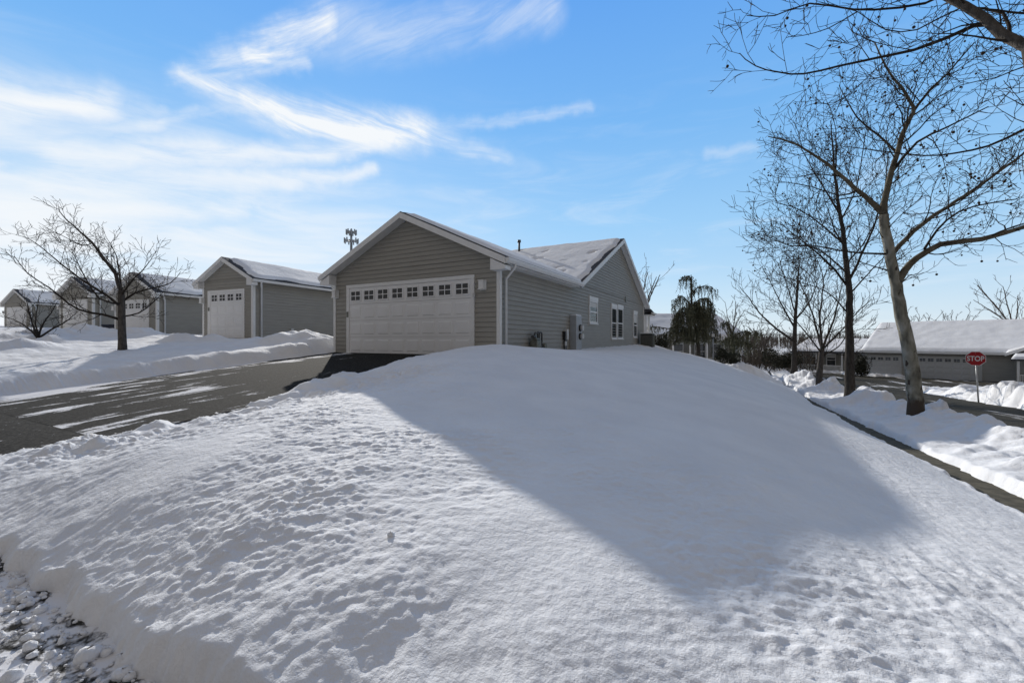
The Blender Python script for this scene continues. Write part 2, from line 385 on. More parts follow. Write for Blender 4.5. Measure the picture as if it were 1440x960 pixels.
def axis(pieces):
    out = [pieces[0][0]]
    for a, b, s0, s1 in pieces:
        x = a; L = b - a
        st = []
        while True:
            t = (x - a)/L; s = s0*(s1/s0)**min(1, max(0, t))
            x += s
            if x >= b - s*.4: break
            st.append(x)
        out += st + [b]
    return np.array(out)
ua = axis([(-420,-70,60,6),(-70,-16,2.2,.22),(-16,-7,.2,.07),(-7,-4.4,.05,.022),(-4.4,2.4,.0125,.0125),(2.4,5,.022,.05),(5,10,.07,.1),(10,30,.14,.6),(30,60,.8,4),(60,420,6,60)])
va = axis([(-60,-4,10,1),(-4,.6,.6,.05),(.6,1.6,.011,.011),(1.6,3.2,.0115,.018),(3.2,6,.02,.035),(6,14,.04,.07),(14,30,.08,.14),(30,64,.16,.4),(64,600,1,70)])
U, V = np.meshgrid(ua, va)
H = snow_height(U, V)
def grid_mesh(name, U, V, H, mat, kind='structure', parent=None):
    ny, nx = U.shape
    me = bpy.data.meshes.new(name)
    co = np.stack([U, V, H], -1).reshape(-1, 3).astype(np.float32)
    idx = np.arange(nx*ny).reshape(ny, nx)
    q = np.stack([idx[:-1,:-1], idx[:-1,1:], idx[1:,1:], idx[1:,:-1]], -1).reshape(-1, 4).astype(np.int32)
    me.vertices.add(len(co)); me.vertices.foreach_set('co', co.ravel())
    me.loops.add(q.size); me.loops.foreach_set('vertex_index', q.ravel())
    me.polygons.add(len(q)); me.polygons.foreach_set('loop_start', np.arange(0, q.size, 4, dtype=np.int32))
    me.polygons.foreach_set('loop_total', np.full(len(q), 4, dtype=np.int32))
    me.polygons.foreach_set('use_smooth', np.ones(len(q), dtype=bool))
    me.update(calc_edges=True); me.validate(); me.materials.append(mat)
    o = bpy.data.objects.new(name, me); COL.objects.link(o)
    if kind: o['kind'] = kind
    if parent: o.parent = parent
    return o
grid_mesh('snow_ground', U, V, H, M['snow'])
def snow_z(u, v): return float(snow_height(np.array([[float(u)]]), np.array([[float(v)]]))[0, 0])

def sheet(name, u0, u1, v0, v1, n, m_, mat, dz):
    a, b = np.meshgrid(np.linspace(u0, u1, n), np.linspace(v0, v1, m_))
    return grid_mesh(name, a, b, Gf(a, b) + dz, mat)
M['drive'] = asphalt_mat('driveway asphalt', (.008, .008, .008), .615, .06, 2.0, .62,
                         extra=[(0, -10.3, -12.0, .16), (1, 6.0, 2.6, .07)], sand=(.062, .060, .054))
M['street'] = asphalt_mat('street asphalt', (.012, .012, .012), .62, .14, 7, 9, extra=[(1, .05, .6, .24), (1, .95, 1.5, -.24)], sand=(.07, .068, .062))
M['side'] = asphalt_mat('side street asphalt', (.03, .028, .023), .56, .12, 1.0, .14, sand=(.10, .092, .072))
sheet('driveway', -12.6, -6.3, 2.05, 10.25, 30, 60, M['drive'], .006)
sheet('street', -60, 60, -9, 2.35, 200, 50, M['street'], .002)
sheet('side_street', 4.1, 9.6, 2.05, 63, 30, 120, M['side'], .004)
sheet('cross_street', 9.6, 42, 36, 61, 30, 40, M['side'], .008)
sheet('sidewalk', 1.7, 2.7, 2.05, 63, 8, 120, M['concrete'], .012)

# loose crumbs of ploughed snow lying at the foot of the bank
rng = random.Random(5)
mb = MB()
for i in range(900):
    u = rng.uniform(-6.6, -1.6); v = .74 - abs(rng.gauss(0, .10)) + .05
    if rng.random() < .4: v = rng.uniform(.45, .75)
    r = rng.choice([.004, .006, .008, .012, .018]) * rng.uniform(.7, 1.4)
    if rng.random() < .012: r = rng.uniform(.025, .04)
    z = float(Gf(np.array([u]), np.array([v]))[0]) + .004
    base = len(mb.v)
    mb.ball((u, v, z + r*.4), r, rng.uniform(.8,1.3), rng.uniform(.8,1.3), rng.uniform(.55,.9), 8, 5)
    for k in range(base, len(mb.v)):
        x, y, zz = mb.v[k]; j = r*.16
        mb.v[k] = (x + rng.uniform(-j,j), y + rng.uniform(-j,j), zz + rng.uniform(-j,j))
tag(mb.build('snow_crumbs', M['snow']), 'loose crumbs of broken snow along the foot of the ploughed bank', 'snow crumbs', kind='stuff')

p = P(550, 752, 2.0); rng = random.Random(8)
zb = snow_z(p.x, p.y); k_ = 2.0
for _ in range(12):                 # walk along the view line until it meets the snow
    k_ = k_*(1 + .5*(p.z - zb)/abs(p.z)); p = P(550, 752, k_); zb = snow_z(p.x, p.y)
ch = thing('snow_lump', 'small lone lump of snow lying on the sunlit crust in the foreground', 'snow lump', (p.x, p.y, zb))
mb = MB(); mb.ball((0, 0, .003), .017, 1.25, 1.0, .8, 10, 7)
mb.v = [(x + rng.uniform(-.003,.003), y + rng.uniform(-.003,.003), z + rng.uniform(-.003,.003)) for x, y, z in mb.v]
mb.build('lump', M['snow'], ch)
# ------------------------------------------------------------------ building pieces
def siding(mb, pt, ivs, z0, z1, course=.134, breaks=()):
    """lap siding: pt(s, z, out) -> point; ivs(z) -> list of (s0, s1)"""
    zs = [z0]
    z = z0 + course
    while z < z1 - .01: zs.append(z); z += course
    zs.append(z1)
    zs = sorted(set(zs) | set(b for b in breaks if z0 < b < z1))
    for a, b in zip(zs[:-1], zs[1:]):
        if b - a < .002: continue
        for (s0, s1), (t0, t1) in zip(ivs(a + 1e-4), ivs(b - 1e-4)):
            mb.poly([pt(s0, a, .03), pt(s1, a, .03), pt(t1, b, .003), pt(t0, b, .003)])
            mb.poly([pt(s0, a, .002), pt(s1, a, .002), pt(s1, a, .03), pt(s0, a, .03)])

def roof_snow(name, parent, A, B, D, C, ins=(.3,.3,.05,.0), th=.13, seed=0, bare=.0, nx=60, ny=30):
    """snow blanket on a roof plane: A,B = eave ends, D,C = ridge ends above A,B.  ins = inset at A-side, B-side, eave, ridge (m)"""
    A, B, C, D = [np.array(x, float) for x in (A, B, C, D)]
    s = np.linspace(0, 1, nx)[None, :]; t = np.linspace(0, 1, ny)[:, None]
    p = ((1-s)*(1-t))[..., None]*A + (s*(1-t))[..., None]*B + (s*t)[..., None]*C + ((1-s)*t)[..., None]*D
    L1 = (1-t)*np.linalg.norm(B-A) + t*np.linalg.norm(C-D); L2 = np.linalg.norm(D-A)
    ds = [s*L1, (1-s)*L1, t*L2 + 0*s, (1-t)*L2 + 0*s]
    x = s*L1; y = t*L2 + 0*s
    n = fbm(x, y, 1.3, 4, seed); n2 = fbm(x, y, .5, 3, seed+5)
    m = np.ones_like(x)
    for d, i in zip(ds, ins):
        if i >= 0: m = np.minimum(m, sstep(i*.55, i*1.2 + .10, d + .22*n*i/.3 if i > 0 else d + .05))
    if bare: m = m*sstep(bare - .12, bare + .12, .5 + .5*n + .3*n2 + .25*(y/L2))
    h = -.025 + m*(th*(1 + .14*n + .04*n2) + .025)
    p[..., 2] += h
    return grid_mesh(name, p[..., 0], p[..., 1], p[..., 2], M['snow_roof'], None, parent)

def slab(mb, pts, th): mb.prism([Vector(p) for p in pts], (0, 0, -th))

def rect_frame(mb, pt, s0, s1, z0, z1, w, o0, o1):
    for a, b, c, d in ((s0, s0+w, z0, z1), (s1-w, s1, z0, z1), (s0+w, s1-w, z0, z0+w), (s0+w, s1-w, z1-w, z1)):
        q = [pt(a, c, o0), pt(b, c, o0), pt(b, d, o0), pt(a, d, o0)]
        dvec = Vector(pt(a, c, o1)) - Vector(pt(a, c, o0)); mb.prism(q, dvec)
def bar(mb, pt, s0, s1, z0, z1, o0, o1):
    q = [pt(s0, z0, o0), pt(s1, z0, o0), pt(s1, z1, o0), pt(s0, z1, o0)]
    mb.prism(q, Vector(pt(s0, z0, o1)) - Vector(pt(s0, z0, o0)))

def house_window(parent, pt, s0, s1, z0, z1, double=True, head=True, blind=.5, label=None):
    f = MB()
    rect_frame(f, pt, s0, s1, z0, z1, .07, .0, .055)
    if head: bar(f, pt, s0 - .03, s1 + .03, z1 + .002, z1 + .17, 0, .07)
    zm = (z0 + z1)/2
    bar(f, pt, s0 + .07, s1 - .07, zm - .03, zm + .03, .0, .045)
    bar(f, pt, s0 - .03, s1 + .03, z0 - .05, z0 - .002, 0, .085)
    o = f.build('window', M['white'], parent, fix=True)
    g = MB(); bar(g, pt, s0 + .06, s1 - .06, z0 + .06, zm - .025, .006, .026); bar(g, pt, s0 + .06, s1 - .06, zm + .025, z1 - .06, .006, .032)
    g.build('pane', M['glass'], o, fix=True)
    if blind:
        b = MB(); bar(b, pt, s0 + .09, s1 - .09, z1 - .07 - (zm - z0 - .1)*blind, z1 - .08, .033, .036); b.build('blind', M['blind'], o, fix=True)
    return o

def garage_door(parent, x0, x1, z0, z1, nwin, ncol, y=0, part_name='garage_door', pane='window_pane', mat_=None, winrows=True):
    """front at y (facing -y); sections with raised panels and a row of lights at the top"""
    mat_ = mat_ or M['door']
    mb = MB(); n = 4; hs = (z1 - z0)/n
    for i in range(n):
        mb.box((x0, y - .035, z0 + i*hs + .006), (x1, y + .02, z0 + (i+1)*hs - .006))
    mb.box((x0, y - .02, z0), (x1, y + .015, z1))
    cw = (x1 - x0)/ncol
    for i in range(n - 1 if nwin else n):
        for k in range(ncol):
            a = x0 + k*cw + .07; b = a + cw - .14; c = z0 + i*hs + .09; d = c + hs - .18
            # sunk moulding ring: a shallow raised frame and field
            e = .03
            mb.poly([(a, y-.0352, c), (b, y-.0352, c), (b-e, y-.047, c+e), (a+e, y-.047, c+e)])
            mb.poly([(b, y-.0352, c), (b, y-.0352, d), (b-e, y-.047, d-e), (b-e, y-.047, c+e)])
            mb.poly([(b, y-.0352, d), (a, y-.0352, d), (a+e, y-.047, d-e), (b-e, y-.047, d-e)])
            mb.poly([(a, y-.0352, d), (a, y-.0352, c), (a+e, y-.047, c+e), (a+e, y-.047, d-e)])
            mb.poly([(a+e, y-.047, c+e), (b-e, y-.047, c+e), (b-e, y-.047, d-e), (a+e, y-.047, d-e)])
    pt = lambda s, z, o: (s, y - .035 - o, z)
    panes = []
    if nwin:
        ww = (x1 - x0)/nwin
        for k in range(nwin):
            c = x0 + (k + .5)*ww; a, b = c - ww*.34, c + ww*.34; lo, hi = z1 - hs + .13, z1 - .12
            rect_frame(mb, pt, a - .035, b + .035, lo - .035, hi + .035, .035, .0, .022)
            bar(mb, pt, c - .012, c + .012, lo, hi, .0055, .02)
            bar(mb, pt, a, c - .0125, (lo+hi)/2 - .012, (lo+hi)/2 + .012, .0055, .02); bar(mb, pt, c + .0125, b, (lo+hi)/2 - .012, (lo+hi)/2 + .012, .0055, .02)
            panes.append((a, b, lo, hi))
    d = mb.build(part_name, mat_, parent)
    for a, b, lo, hi in panes:
        g = MB(); bar(g, pt, a, b, lo, hi, .001, .005); g.build(pane, M['glass'], d, fix=True)
    return d

def downspout(parent, pts, w=.04):
    mb = MB(); mb.tube(pts, w, 4); return mb.build('downspout', M['white'], parent)

def wall_lamp(parent, x, z, y=0):
    mb = MB()
    mb.box((x - .10, y - .03, z - .14), (x + .10, y - .002, z + .14))
    o = mb.build('wall_lamp', M['white'], parent, bevel=.008)
    g = MB(); g.box((x - .075, y - .15, z - .10), (x + .075, y - .031, z + .11)); g.box((x - .09, y - .165, z + .112), (x + .09, y - .031, z + .13))
    g.box((x - .09, y - .165, z - .125), (x + .09, y - .031, z - .102))
    g.build('lamp_glass', M['white'], o)
    return o

# ------------------------------------------------------------------ the big house
U0, V0, ZF = -5.87, 10.1, -.42
GW = 6.50; RX = -GW/2           # garage width, ridge x
EZ = 2.66                        # wall top at the eave above the floor
K = .46
LEN = 18.5                       # side wall length
MV = 12.3; MH = EZ + .05 + K*6.25   # main ridge (local y) ; main wall apex height
house = thing('house', 'large grey-sided house with a wide white garage door and snowy cross gable roof', 'house', (U0, V0, ZF))
def pf(s, z, o): return (s, -o, z)            # front wall point
def ps(s, z, o): return (o, s, z)             # right side wall
def pl(s, z, o): return (-GW - o, s, z)
mb = MB()
apex = EZ + K*GW/2
def iv_front(z):
    if z <= EZ: return [(-GW, 0)]
    k = (z - EZ)/(apex - EZ)*GW/2; return [(-GW + k, -k)]
siding(mb, pf, iv_front, -.15, apex, breaks=(EZ,))
def iv_side(z):
    if z <= EZ: return [(0, LEN)]
    d = (z - EZ)/K
    return [(MV - max(0, 6.25 - d), MV + max(0, 6.25 - d))]
siding(mb, ps, iv_side, -.6, EZ + K*6.25, breaks=(EZ,))
# left and back walls
siding(mb, pl, lambda z: [(0, 6.0)], -.15, EZ)
siding(mb, lambda s, z, o: (s, LEN + o, z), lambda z: [(-8, 0)], -.6, EZ)
siding(mb, lambda s, z, o: (-8 - o, s, z), lambda z: [(6.05, LEN)] if z <= EZ else [(MV - max(0, 6.25 - (z-EZ)/K), MV + max(0, 6.25 - (z-EZ)/K))], -.15, EZ + K*6.25, breaks=(EZ,))
siding(mb, lambda s, z, o: (s, 6.05 - o, z), lambda z: [(-8, -GW)], -.15, EZ)
wall = mb.build('wall', M['siding'], house)
# roofs: garage gable then cross gable
OV = .36; OF = .32; TH_ = .17
gr_z = apex + .12                # top of garage ridge
ge_z = gr_z - K*(GW/2 + OV)
mr_z = EZ + K*6.25 + .14
ym = lambda z: MV - (mr_z - z)/K   # y where the main front slope is at height z
mb = MB()
yr = ym(gr_z) ; ye = ym(ge_z)
for sgn in (0, 1):
    xe = OV if sgn == 0 else -GW - OV
    slab(mb, [(xe, -OF, ge_z), (RX, -OF, gr_z), (RX, yr, gr_z), (xe, max(ye, 5.95) if sgn else ye, ge_z)], TH_)
me_z = mr_z - K*6.6
slab(mb, [(.30, MV - 6.6, me_z), (.30, MV, mr_z), (-8.3, MV, mr_z), (-8.3, MV - 6.6, me_z)], TH_)
slab(mb, [(.30, MV + 6.6, me_z), (.30, MV, mr_z), (-8.3, MV, mr_z), (-8.3, MV + 6.6, me_z)], TH_)
roof = mb.build('roof', M['shingle'], house, fix=True)
mb = MB(); mb.tube([(-5.45, MV - .7, mr_z - K*.7 - .1), (-5.45, MV - .7, mr_z - K*.7 + .62)], .06, 10)
mb.tube([(-5.45, MV - .7, mr_z - K*.7 + .58), (-5.45, MV - .7, mr_z - K*.7 + .72)], .10, 10)
mb.build('vent_pipe', M['pipe'], roof)
roof_snow('roof_snow', roof, (OV, -OF, ge_z), (OV, ye, ge_z), (RX, -OF, gr_z), (RX, yr, gr_z), (.40, -1, .06, 0), .09, 3)
roof_snow('roof_snow', roof, (-GW-OV, 5.95, ge_z), (-GW-OV, -OF, ge_z), (RX, yr, gr_z), (RX, -OF, gr_z), (-1, .16, .06, 0), .10, 5)
roof_snow('roof_snow', roof, (-8.3, MV-6.6, me_z), (.30, MV-6.6, me_z), (-8.3, MV, mr_z), (.30, MV, mr_z), (.2, .20, .05, .05), .10, 8, bare=.20, nx=120, ny=70)
roof_snow('roof_snow', roof, (.30, MV+6.6, me_z), (-8.3, MV+6.6, me_z), (.30, MV, mr_z), (-8.3, MV, mr_z), (.35, .2, .05, .05), .11, 9)
# fascia and rake boards
def rake(mb, a, b, n, h=.20, t=.035):
    a, b = Vector(a), Vector(b)
    mb.prism([a, b, b - Vector((0,0,h)), a - Vector((0,0,h))], Vector(n)*t)
mb = MB()
d = -.02
for xe in (OV, -GW - OV):
    rake(mb, (xe, -OF - .002, ge_z - .03), (RX, -OF - .002, gr_z - .03), (0, -1, 0), .175)
f_ = mb.build('rake_board', M['white'], house, fix=True)
mb = MB()
for xe in (OV, -GW - OV):
    mb.prism([(xe, -OF + .003, ge_z - TH_ - .003), (RX, -OF + .003, gr_z - TH_ - .003), (RX, -.031, gr_z - TH_ - .003), (xe, -.031, ge_z - TH_ - .003)], (0, 0, -.02))
mb.build('rake_soffit', M['white'], house, fix=True)
mb = MB()
for yy in (MV - 6.6, MV + 6.6):
    mb.prism([(.298, yy, me_z - TH_ - .003), (.298, MV, mr_z - TH_ - .003), (.031, MV, mr_z - TH_ - .003), (.031, yy, me_z - TH_ - .003)], (0, 0, -.02))
mb.build('rake_soffit', M['white'], house, fix=True)
mb = MB()
rake(mb, (.302, MV - 6.6, me_z - .03), (.302, MV, mr_z - .03), (1, 0, 0), .2); rake(mb, (.302, MV + 6.6, me_z - .03), (.302, MV, mr_z - .03), (1, 0, 0), .2)
mb.build('rake_board', M['white'], house, fix=True)
# boxed eave returns at the front corners
for sgn in (1, -1):
    xe = OV if sgn > 0 else -GW - OV; xi = -.10 if sgn > 0 else -GW + .10
    zi = gr_z - K*abs(xi - RX) - .23
    mb = MB()
    mb.prism([(xe, -OF + .002, ge_z - .24), (xe, -OF + .002, ge_z - .34), (xi, -OF + .002, ge_z - .34), (xi, -OF + .002, zi)], (0, OF - .02, 0))
    mb.build('eave_return', M['white'], house, fix=True)
# soffit and gutters along both eaves
mb = MB(); mb.box((.02, .0, ge_z - .205), (OV - .005, ye - .25, ge_z - .178)); mb.build('soffit', M['white'], house)
for xe, sg, y1 in ((OV, 1, ye), (-GW - OV, -1, 6)):
    mb = MB(); prof = [(0, -.17), (.07, -.17), (.11, -.10), (.11, -.05), (0, -.05)]
    mb.prism([(xe + sg*(px_ + .003), -OF + .0, ge_z + pz) for px_, pz in prof], (0, y1 + OF, 0))
    mb.build('gutter', M['white'], house, fix=True)
# corner boards, one object per corner
for x0, x1, y0, y1 in ((-.072, .035, -.035, .08), (-GW - .035, -GW + .072, -.035, .08)):
    mb = MB(); mb.box((x0, y0, -.25), (x1, y1, EZ - .07)); mb.build('corner_board', M['white'], house)
mb = MB(); mb.box((-.05, LEN - .05, -.9), (.035, LEN + .05, EZ)); mb.build('corner_board', M['white'], house)
downspout(house, [(OV + .06, .12, ge_z - .16), (OV + .06, .12, ge_z - .24), (.10, .20, ge_z - .52), (.10, .20, -.25)])
downspout(house, [(-GW - OV - .06, .12, ge_z - .16), (-GW - OV - .06, .12, ge_z - .24), (-GW - .10, .10, ge_z - .5), (-GW - .10, .10, -.2)])
# garage door with its surround
dx0 = u_on_front(489, V0) - U0; dx1 = u_on_front(668, V0) - U0
mb = MB()
mb.box((dx0, -.06, -.05), (dx0 + .13, .03, 2.13)); mb.box((dx1 - .10, -.06, -.05), (dx1, .03, 2.13)); mb.box((dx0, -.062, 2.131), (dx1, .03, 2.24))
mb.build('door_surround', M['white'], house)
garage_door(house, dx0 + .13, dx1 - .10, -.02, 2.13, 8, 8, y=-.005)
mb = MB(); mb.box((dx0 + .035, -.085, 1.18), (dx0 + .10, -.061, 1.36)); mb.build('keypad', M['meter'], house)
mb = MB(); mb.box((dx1 - .02, -.10, 1.62), (dx1 + .05, -.0605, 1.72)); mb.build('door_sensor', M['grey_plastic'], house)
wall_lamp(house, u_on_front(680.5, V0) - U0, z_at(401, u_on_front(680, V0), V0) - ZF, -.018)
wall_lamp(house, u_on_front(474.5, V0) - U0, z_at(414, u_on_front(474, V0), V0) - ZF, -.018)
# windows of the right wall
for x0, x1, yt, yb, bl in ((827.5, 839, 423, 454.5, .55), (858.8, 866.3, 432.5, 476, 0), (867.4, 875, 433.5, 476, 0), (889.8, 895, 441, 474, .8)):
    a, b = v_on_side(x0, U0), v_on_side(x1, U0); m_ = (a + b)/2
    house_window(house, ps, a - V0, b - V0, z_at(yb, U0, m_) - ZF, z_at(yt, U0, m_) - ZF, blind=bl)
mb = MB(); c = v_on_side(879, U0) - V0; zc = z_at(421, U0, c + V0) - ZF
mb.box((.012, c - .12, zc - .14), (.06, c + .12, zc + .14)); mb.build('wall_vent', M['meter'], house)
# porch behind the far corner
mb = MB(); mb.box((.02, LEN + 1.2, -.9), (.16, LEN + 1.34, 2.10)); mb.build('porch_post', M['white'], house)
mb = MB(); slab(mb, [(.42, LEN + .40, 2.42), (.42, LEN + 1.75, 2.20), (-4, LEN + 1.75, 2.20), (-4, LEN + .40, 2.42)], .10); pr = mb.build('porch_roof', M['shingle'], house, fix=True)
mb = MB(); mb.box((.423, LEN + .42, 2.12), (.52, LEN + 1.72, 2.22)); mb.box((-.2, LEN + .45, 2.02), (.40, LEN + 1.7, 2.09)); mb.build('porch_fascia', M['white'], house)
roof_snow('roof_snow', pr, (.42, LEN+1.75, 2.20), (-4, LEN+1.75, 2.20), (.42, LEN+.40, 2.42), (-4, LEN+.40, 2.42), (.03, .03, .03, 0), .10, 77)
mb = MB(); mb.box((-.06, LEN + .12, -.3), (.0, LEN + 1.1, 2.0)); mb.build('porch_screen', M['white'], house)

# ------------------------------------------------------------------ things on the side wall
def at_wall(px): return v_on_side(px, U0)
v = at_wall(750)
zs = snow_z(U0 + .3, v)
g = thing('gas_meter', 'dark gas meter with looping iron pipes at the side wall of the big house', 'gas meter', (U0 + .18, v, zs + .0))
mb = MB(); mb.box((-.10, -.40, -.15), (.14, -.08, .34)); mb.box((-.07, -.36, .341), (.11, -.12, .40)); mb.build('meter_body', M['meter'], g, bevel=.02)
mb = MB(); mb.tube([(.02, -.32, .38), (.02, -.32, .52), (.02, -.28, .56), (.02, -.14, .56), (.02, -.10, .52), (.02, -.10, -.15)], .028, 8)
mb.tube([(.02, -.18, .56), (.02, -.1, .58), (.02, .16, .58), (.02, .20, .54), (.02, .20, -.15)], .028, 8)
mb.tube([(.02, .02, .58), (.02, .02, .2), (.02, .06, .14), (.02, .4, .14)], .026, 8); mb.tube([(.02, .2, .3), (-.16, .2, .3)], .02, 6)
mb.build('pipe', M['pipe'], g)
mb = MB(); mb.tube([(.02, -.48, .44), (.02, -.30, .44)], .05, 10); mb.build('valve', M['pipe'], g)
mb = MB(); mb.tube([(-.01, .38, .15), (.09, .38, .15)], .085, 12); mb.tube([(.02, .50, .14), (.02, .44, .14)], .05, 10); mb.build('regulator', M['meter'], g)
v = at_wall(804.5); zs = snow_z(U0 + .3, v)
e = thing('electric_cabinet', 'tall grey electric meter cabinet with snow on its top on the side wall', 'electric cabinet', (U0 + .02, v, zs - .05))
hc = (488 - 441)/F*depth(U0, v) + .05
mb = MB(); mb.box((0, -.30, 0), (.26, .30, hc)); mb.build('cabinet', M['metal'], e, bevel=.012)
mb = MB(); mb.box((.01, -.29, hc), (.25, .29, hc + .05)); mb.build('snow_cap', M['snow_roof'], e, bevel=.02)
for zc in (hc*.66, hc*.42):
    mb = MB(); mb.tube([(.261, .10, zc), (.30, .10, zc)], .13, 16); o = mb.build('meter_ring', M['black'], e)
    mb = MB(); mb.tube([(.30, .10, zc), (.40, .10, zc)], .10, 16); mb.build('meter_dial', M['grey_plastic'], o)
v = at_wall(793.5); zs = snow_z(U0 + .3, v)
c_ = thing('cable_box', 'small grey cable boxes and conduits beside the electric cabinet', 'utility box', (U0 + .02, v, zs - .05))
mb = MB(); mb.box((0, -.22, .42), (.10, -.10, .72)); mb.build('conduit_box', M['black'], c_, bevel=.008)
mb = MB(); mb.box((0, -.08, .42), (.12, .10, .80)); mb.build('junction_box', M['grey_plastic'], c_, bevel=.01)
mb = MB(); mb.box((0, -.16, .20), (.09, -.02, .36)); mb.build('junction_box', M['grey_plastic'], c_, bevel=.01)
for y_ in (-.17, -.06, .05): 
    mb = MB(); mb.tube([(.045, y_, 0), (.045, y_, .42)], .022, 8); mb.build('conduit', M['galv'] if y_ > -.1 else M['pipe'], c_)
# air conditioner at the far end of the wall
v = 27.1; zs = snow_z(U0 + .6, v)
ac = thing('air_conditioner', 'dark slatted air conditioner unit by the far end of the side wall', 'air conditioner', (U0 + .55, v, zs - .1))
mb = MB(); mb.box((-.36, -.36, 0), (.36, .36, .80)); mb.build('casing', M['black'], ac, bevel=.03)
mb = MB()
for i in range(12): mb.box((.362, -.34 + i*.059, .08), (.375, -.32 + i*.059, .74)); mb.box((-.34 + i*.059, -.375, .08), (-.32 + i*.059, -.362, .74))
mb.build('louvre', M['meter'], ac)
mb = MB(); mb.box((-.37, -.37, .802), (.37, .37, .83)); mb.build('top_grille', M['meter'], ac)
mb = MB(); mb.box((-.36, -.36, .831), (.36, .36, .87)); mb.build('snow_cap', M['snow_roof'], ac, bevel=.02)

# ------------------------------------------------------------------ neighbouring garages
def small_garage(label, px, Y, yaw, zfloor, W, EZ2, L, dw, nwin, seed, gutter=True, meterbox=False, door_shift=0, snow_bare=.0):
    p = P(px, 478, Y)
    t = thing('garage', label, 'garage', (p.x, p.y, zfloor), yaw, 'row of neighbouring garages')
    ap = EZ2 + .52*W/2
    mb = MB()
    siding(mb, lambda s, z, o: (s, -o, z), lambda z: [(-W, 0)] if z <= EZ2 else [(-W + (z-EZ2)/.52, -(z-EZ2)/.52)], -.5, ap - .002, breaks=(EZ2,))
    siding(mb, lambda s, z, o: (o, s, z), lambda z: [(0, L)], -.5, EZ2)
    siding(mb, lambda s, z, o: (-W - o, s, z), lambda z: [(0, L)], -.5, EZ2)
    siding(mb, lambda s, z, o: (s, L + o, z), lambda z: [(-W, 0)] if z <= EZ2 else [(-W + (z-EZ2)/.52, -(z-EZ2)/.52)], -.5, ap - .002, breaks=(EZ2,))
    mb.build('wall', M['siding'], t)
    rz, ez = ap + .12, ap + .12 - .52*(W/2 + .32)
    mb = MB()
    for xe in (.32, -W - .32):
        slab(mb, [(xe, -.28, ez), (-W/2, -.28, rz), (-W/2, L + .28, rz), (xe, L + .28, ez)], .15)
    rf = mb.build('roof', M['shingle'], t, fix=True)
    roof_snow('roof_snow', rf, (.32, -.28, ez), (.32, L + .28, ez), (-W/2, -.28, rz), (-W/2, L + .28, rz), (.35, .3, .16, .02), .09, seed, bare=snow_bare, nx=90)
    roof_snow('roof_snow', rf, (-W-.32, L+.28, ez), (-W-.32, -.28, ez), (-W/2, L+.28, rz), (-W/2, -.28, rz), (.3, .3, .1, .02), .09, seed+3)
    mb = MB()
    for xe in (.32, -W - .32): rake(mb, (xe, -.282, ez - .02), (-W/2, -.282, rz - .02), (0, -1, 0), .17, .03)
    mb.build('rake_board', M['white'], t, fix=True)
    mb = MB()
    for xe in (.32, -W - .32):
        mb.prism([(xe, -.277, ez - .153), (-W/2, -.277, rz - .153), (-W/2, -.031, rz - .153), (xe, -.031, ez - .153)], (0, 0, -.02))
    mb.build('rake_soffit', M['white'], t, fix=True)
    for sg, xe, xi in ((1, .32, -.06), (-1, -W - .32, -W + .06)):
        mb = MB(); mb.prism([(xe, -.278, ez - .19), (xe, -.278, ez - .30), (xi, -.278, ez - .30), (xi, -.278, rz - .52*abs(xi + W/2) - .19)], (0, .26, 0)); mb.build('eave_return', M['white'], t, fix=True)
        mb = MB(); mb.prism([(xe + sg*(a + .003), -.28, ez + b) for a, b in ((0,-.16),(.07,-.16),(.1,-.1),(.1,-.05),(0,-.05))], (0, L + .56, 0)); mb.build('gutter', M['white'], t, fix=True)
    for x0, x1 in ((-.09, .03), (-W - .03, -W + .09)):
        mb = MB(); mb.box((x0, -.032, -.5), (x1, .09, EZ2 - .02)); mb.build('corner_board', M['white'], t)
    downspout(t, [(.38, .12, ez - .14), (.38, .12, ez - .22), (.09, .34, ez - .45), (.09, .34, -.5)], .045)
    c = -W/2 + door_shift
    a, b = c - dw/2, c + dw/2
    mb = MB(); mb.box((a - .22, -.05, -.3), (a, .02, 2.10)); mb.box((b, -.05, -.3), (b + .07, .02, 2.10)); mb.box((a - .22, -.052, 2.101), (b + .07, .02, 2.2)); mb.build('door_surround', M['white'], t)
    garage_door(t, a, b, -.03, 2.10, nwin, 4, y=-.005)
    wall_lamp(t, -W + .02 if door_shift > -.1 else -.3, 1.75, -.018)
    if meterbox:
        mb = MB(); mb.box((a - .16, -.075, 1.25), (a - .08, -.051, 1.42)); mb.build('keypad', M['meter'], t)
        mb = MB(); mb.box((.018, 1.9, .22), (.08, 2.06, .44)); mb.build('outlet_box', M['grey_plastic'], t)
    return t
YAW = R(-28.5 + 23.5) * -1
small_garage('single grey garage with snowy roof standing next to the big house on its left', 356, 19.3, YAW, .12, 3.5, 2.66, 14, 2.3, 4, 21, True, True)
small_garage('grey garage behind the leafless yard tree, second to the left of the big house', 221, 24.2, YAW*1.3, .12, 4.0, 2.60, 12, 2.5, 4, 31)
small_garage('grey garage with a dark bin at its side wall', 131, 28.8, YAW*1.5, .52, 3.9, 2.64, 12, 2.6, 0, 41)
small_garage('farthest and lowest garage at the left end of the row', 43, 40.5, YAW*1.6, .95, 4.6, 2.60, 12, 3.2, 0, 51)
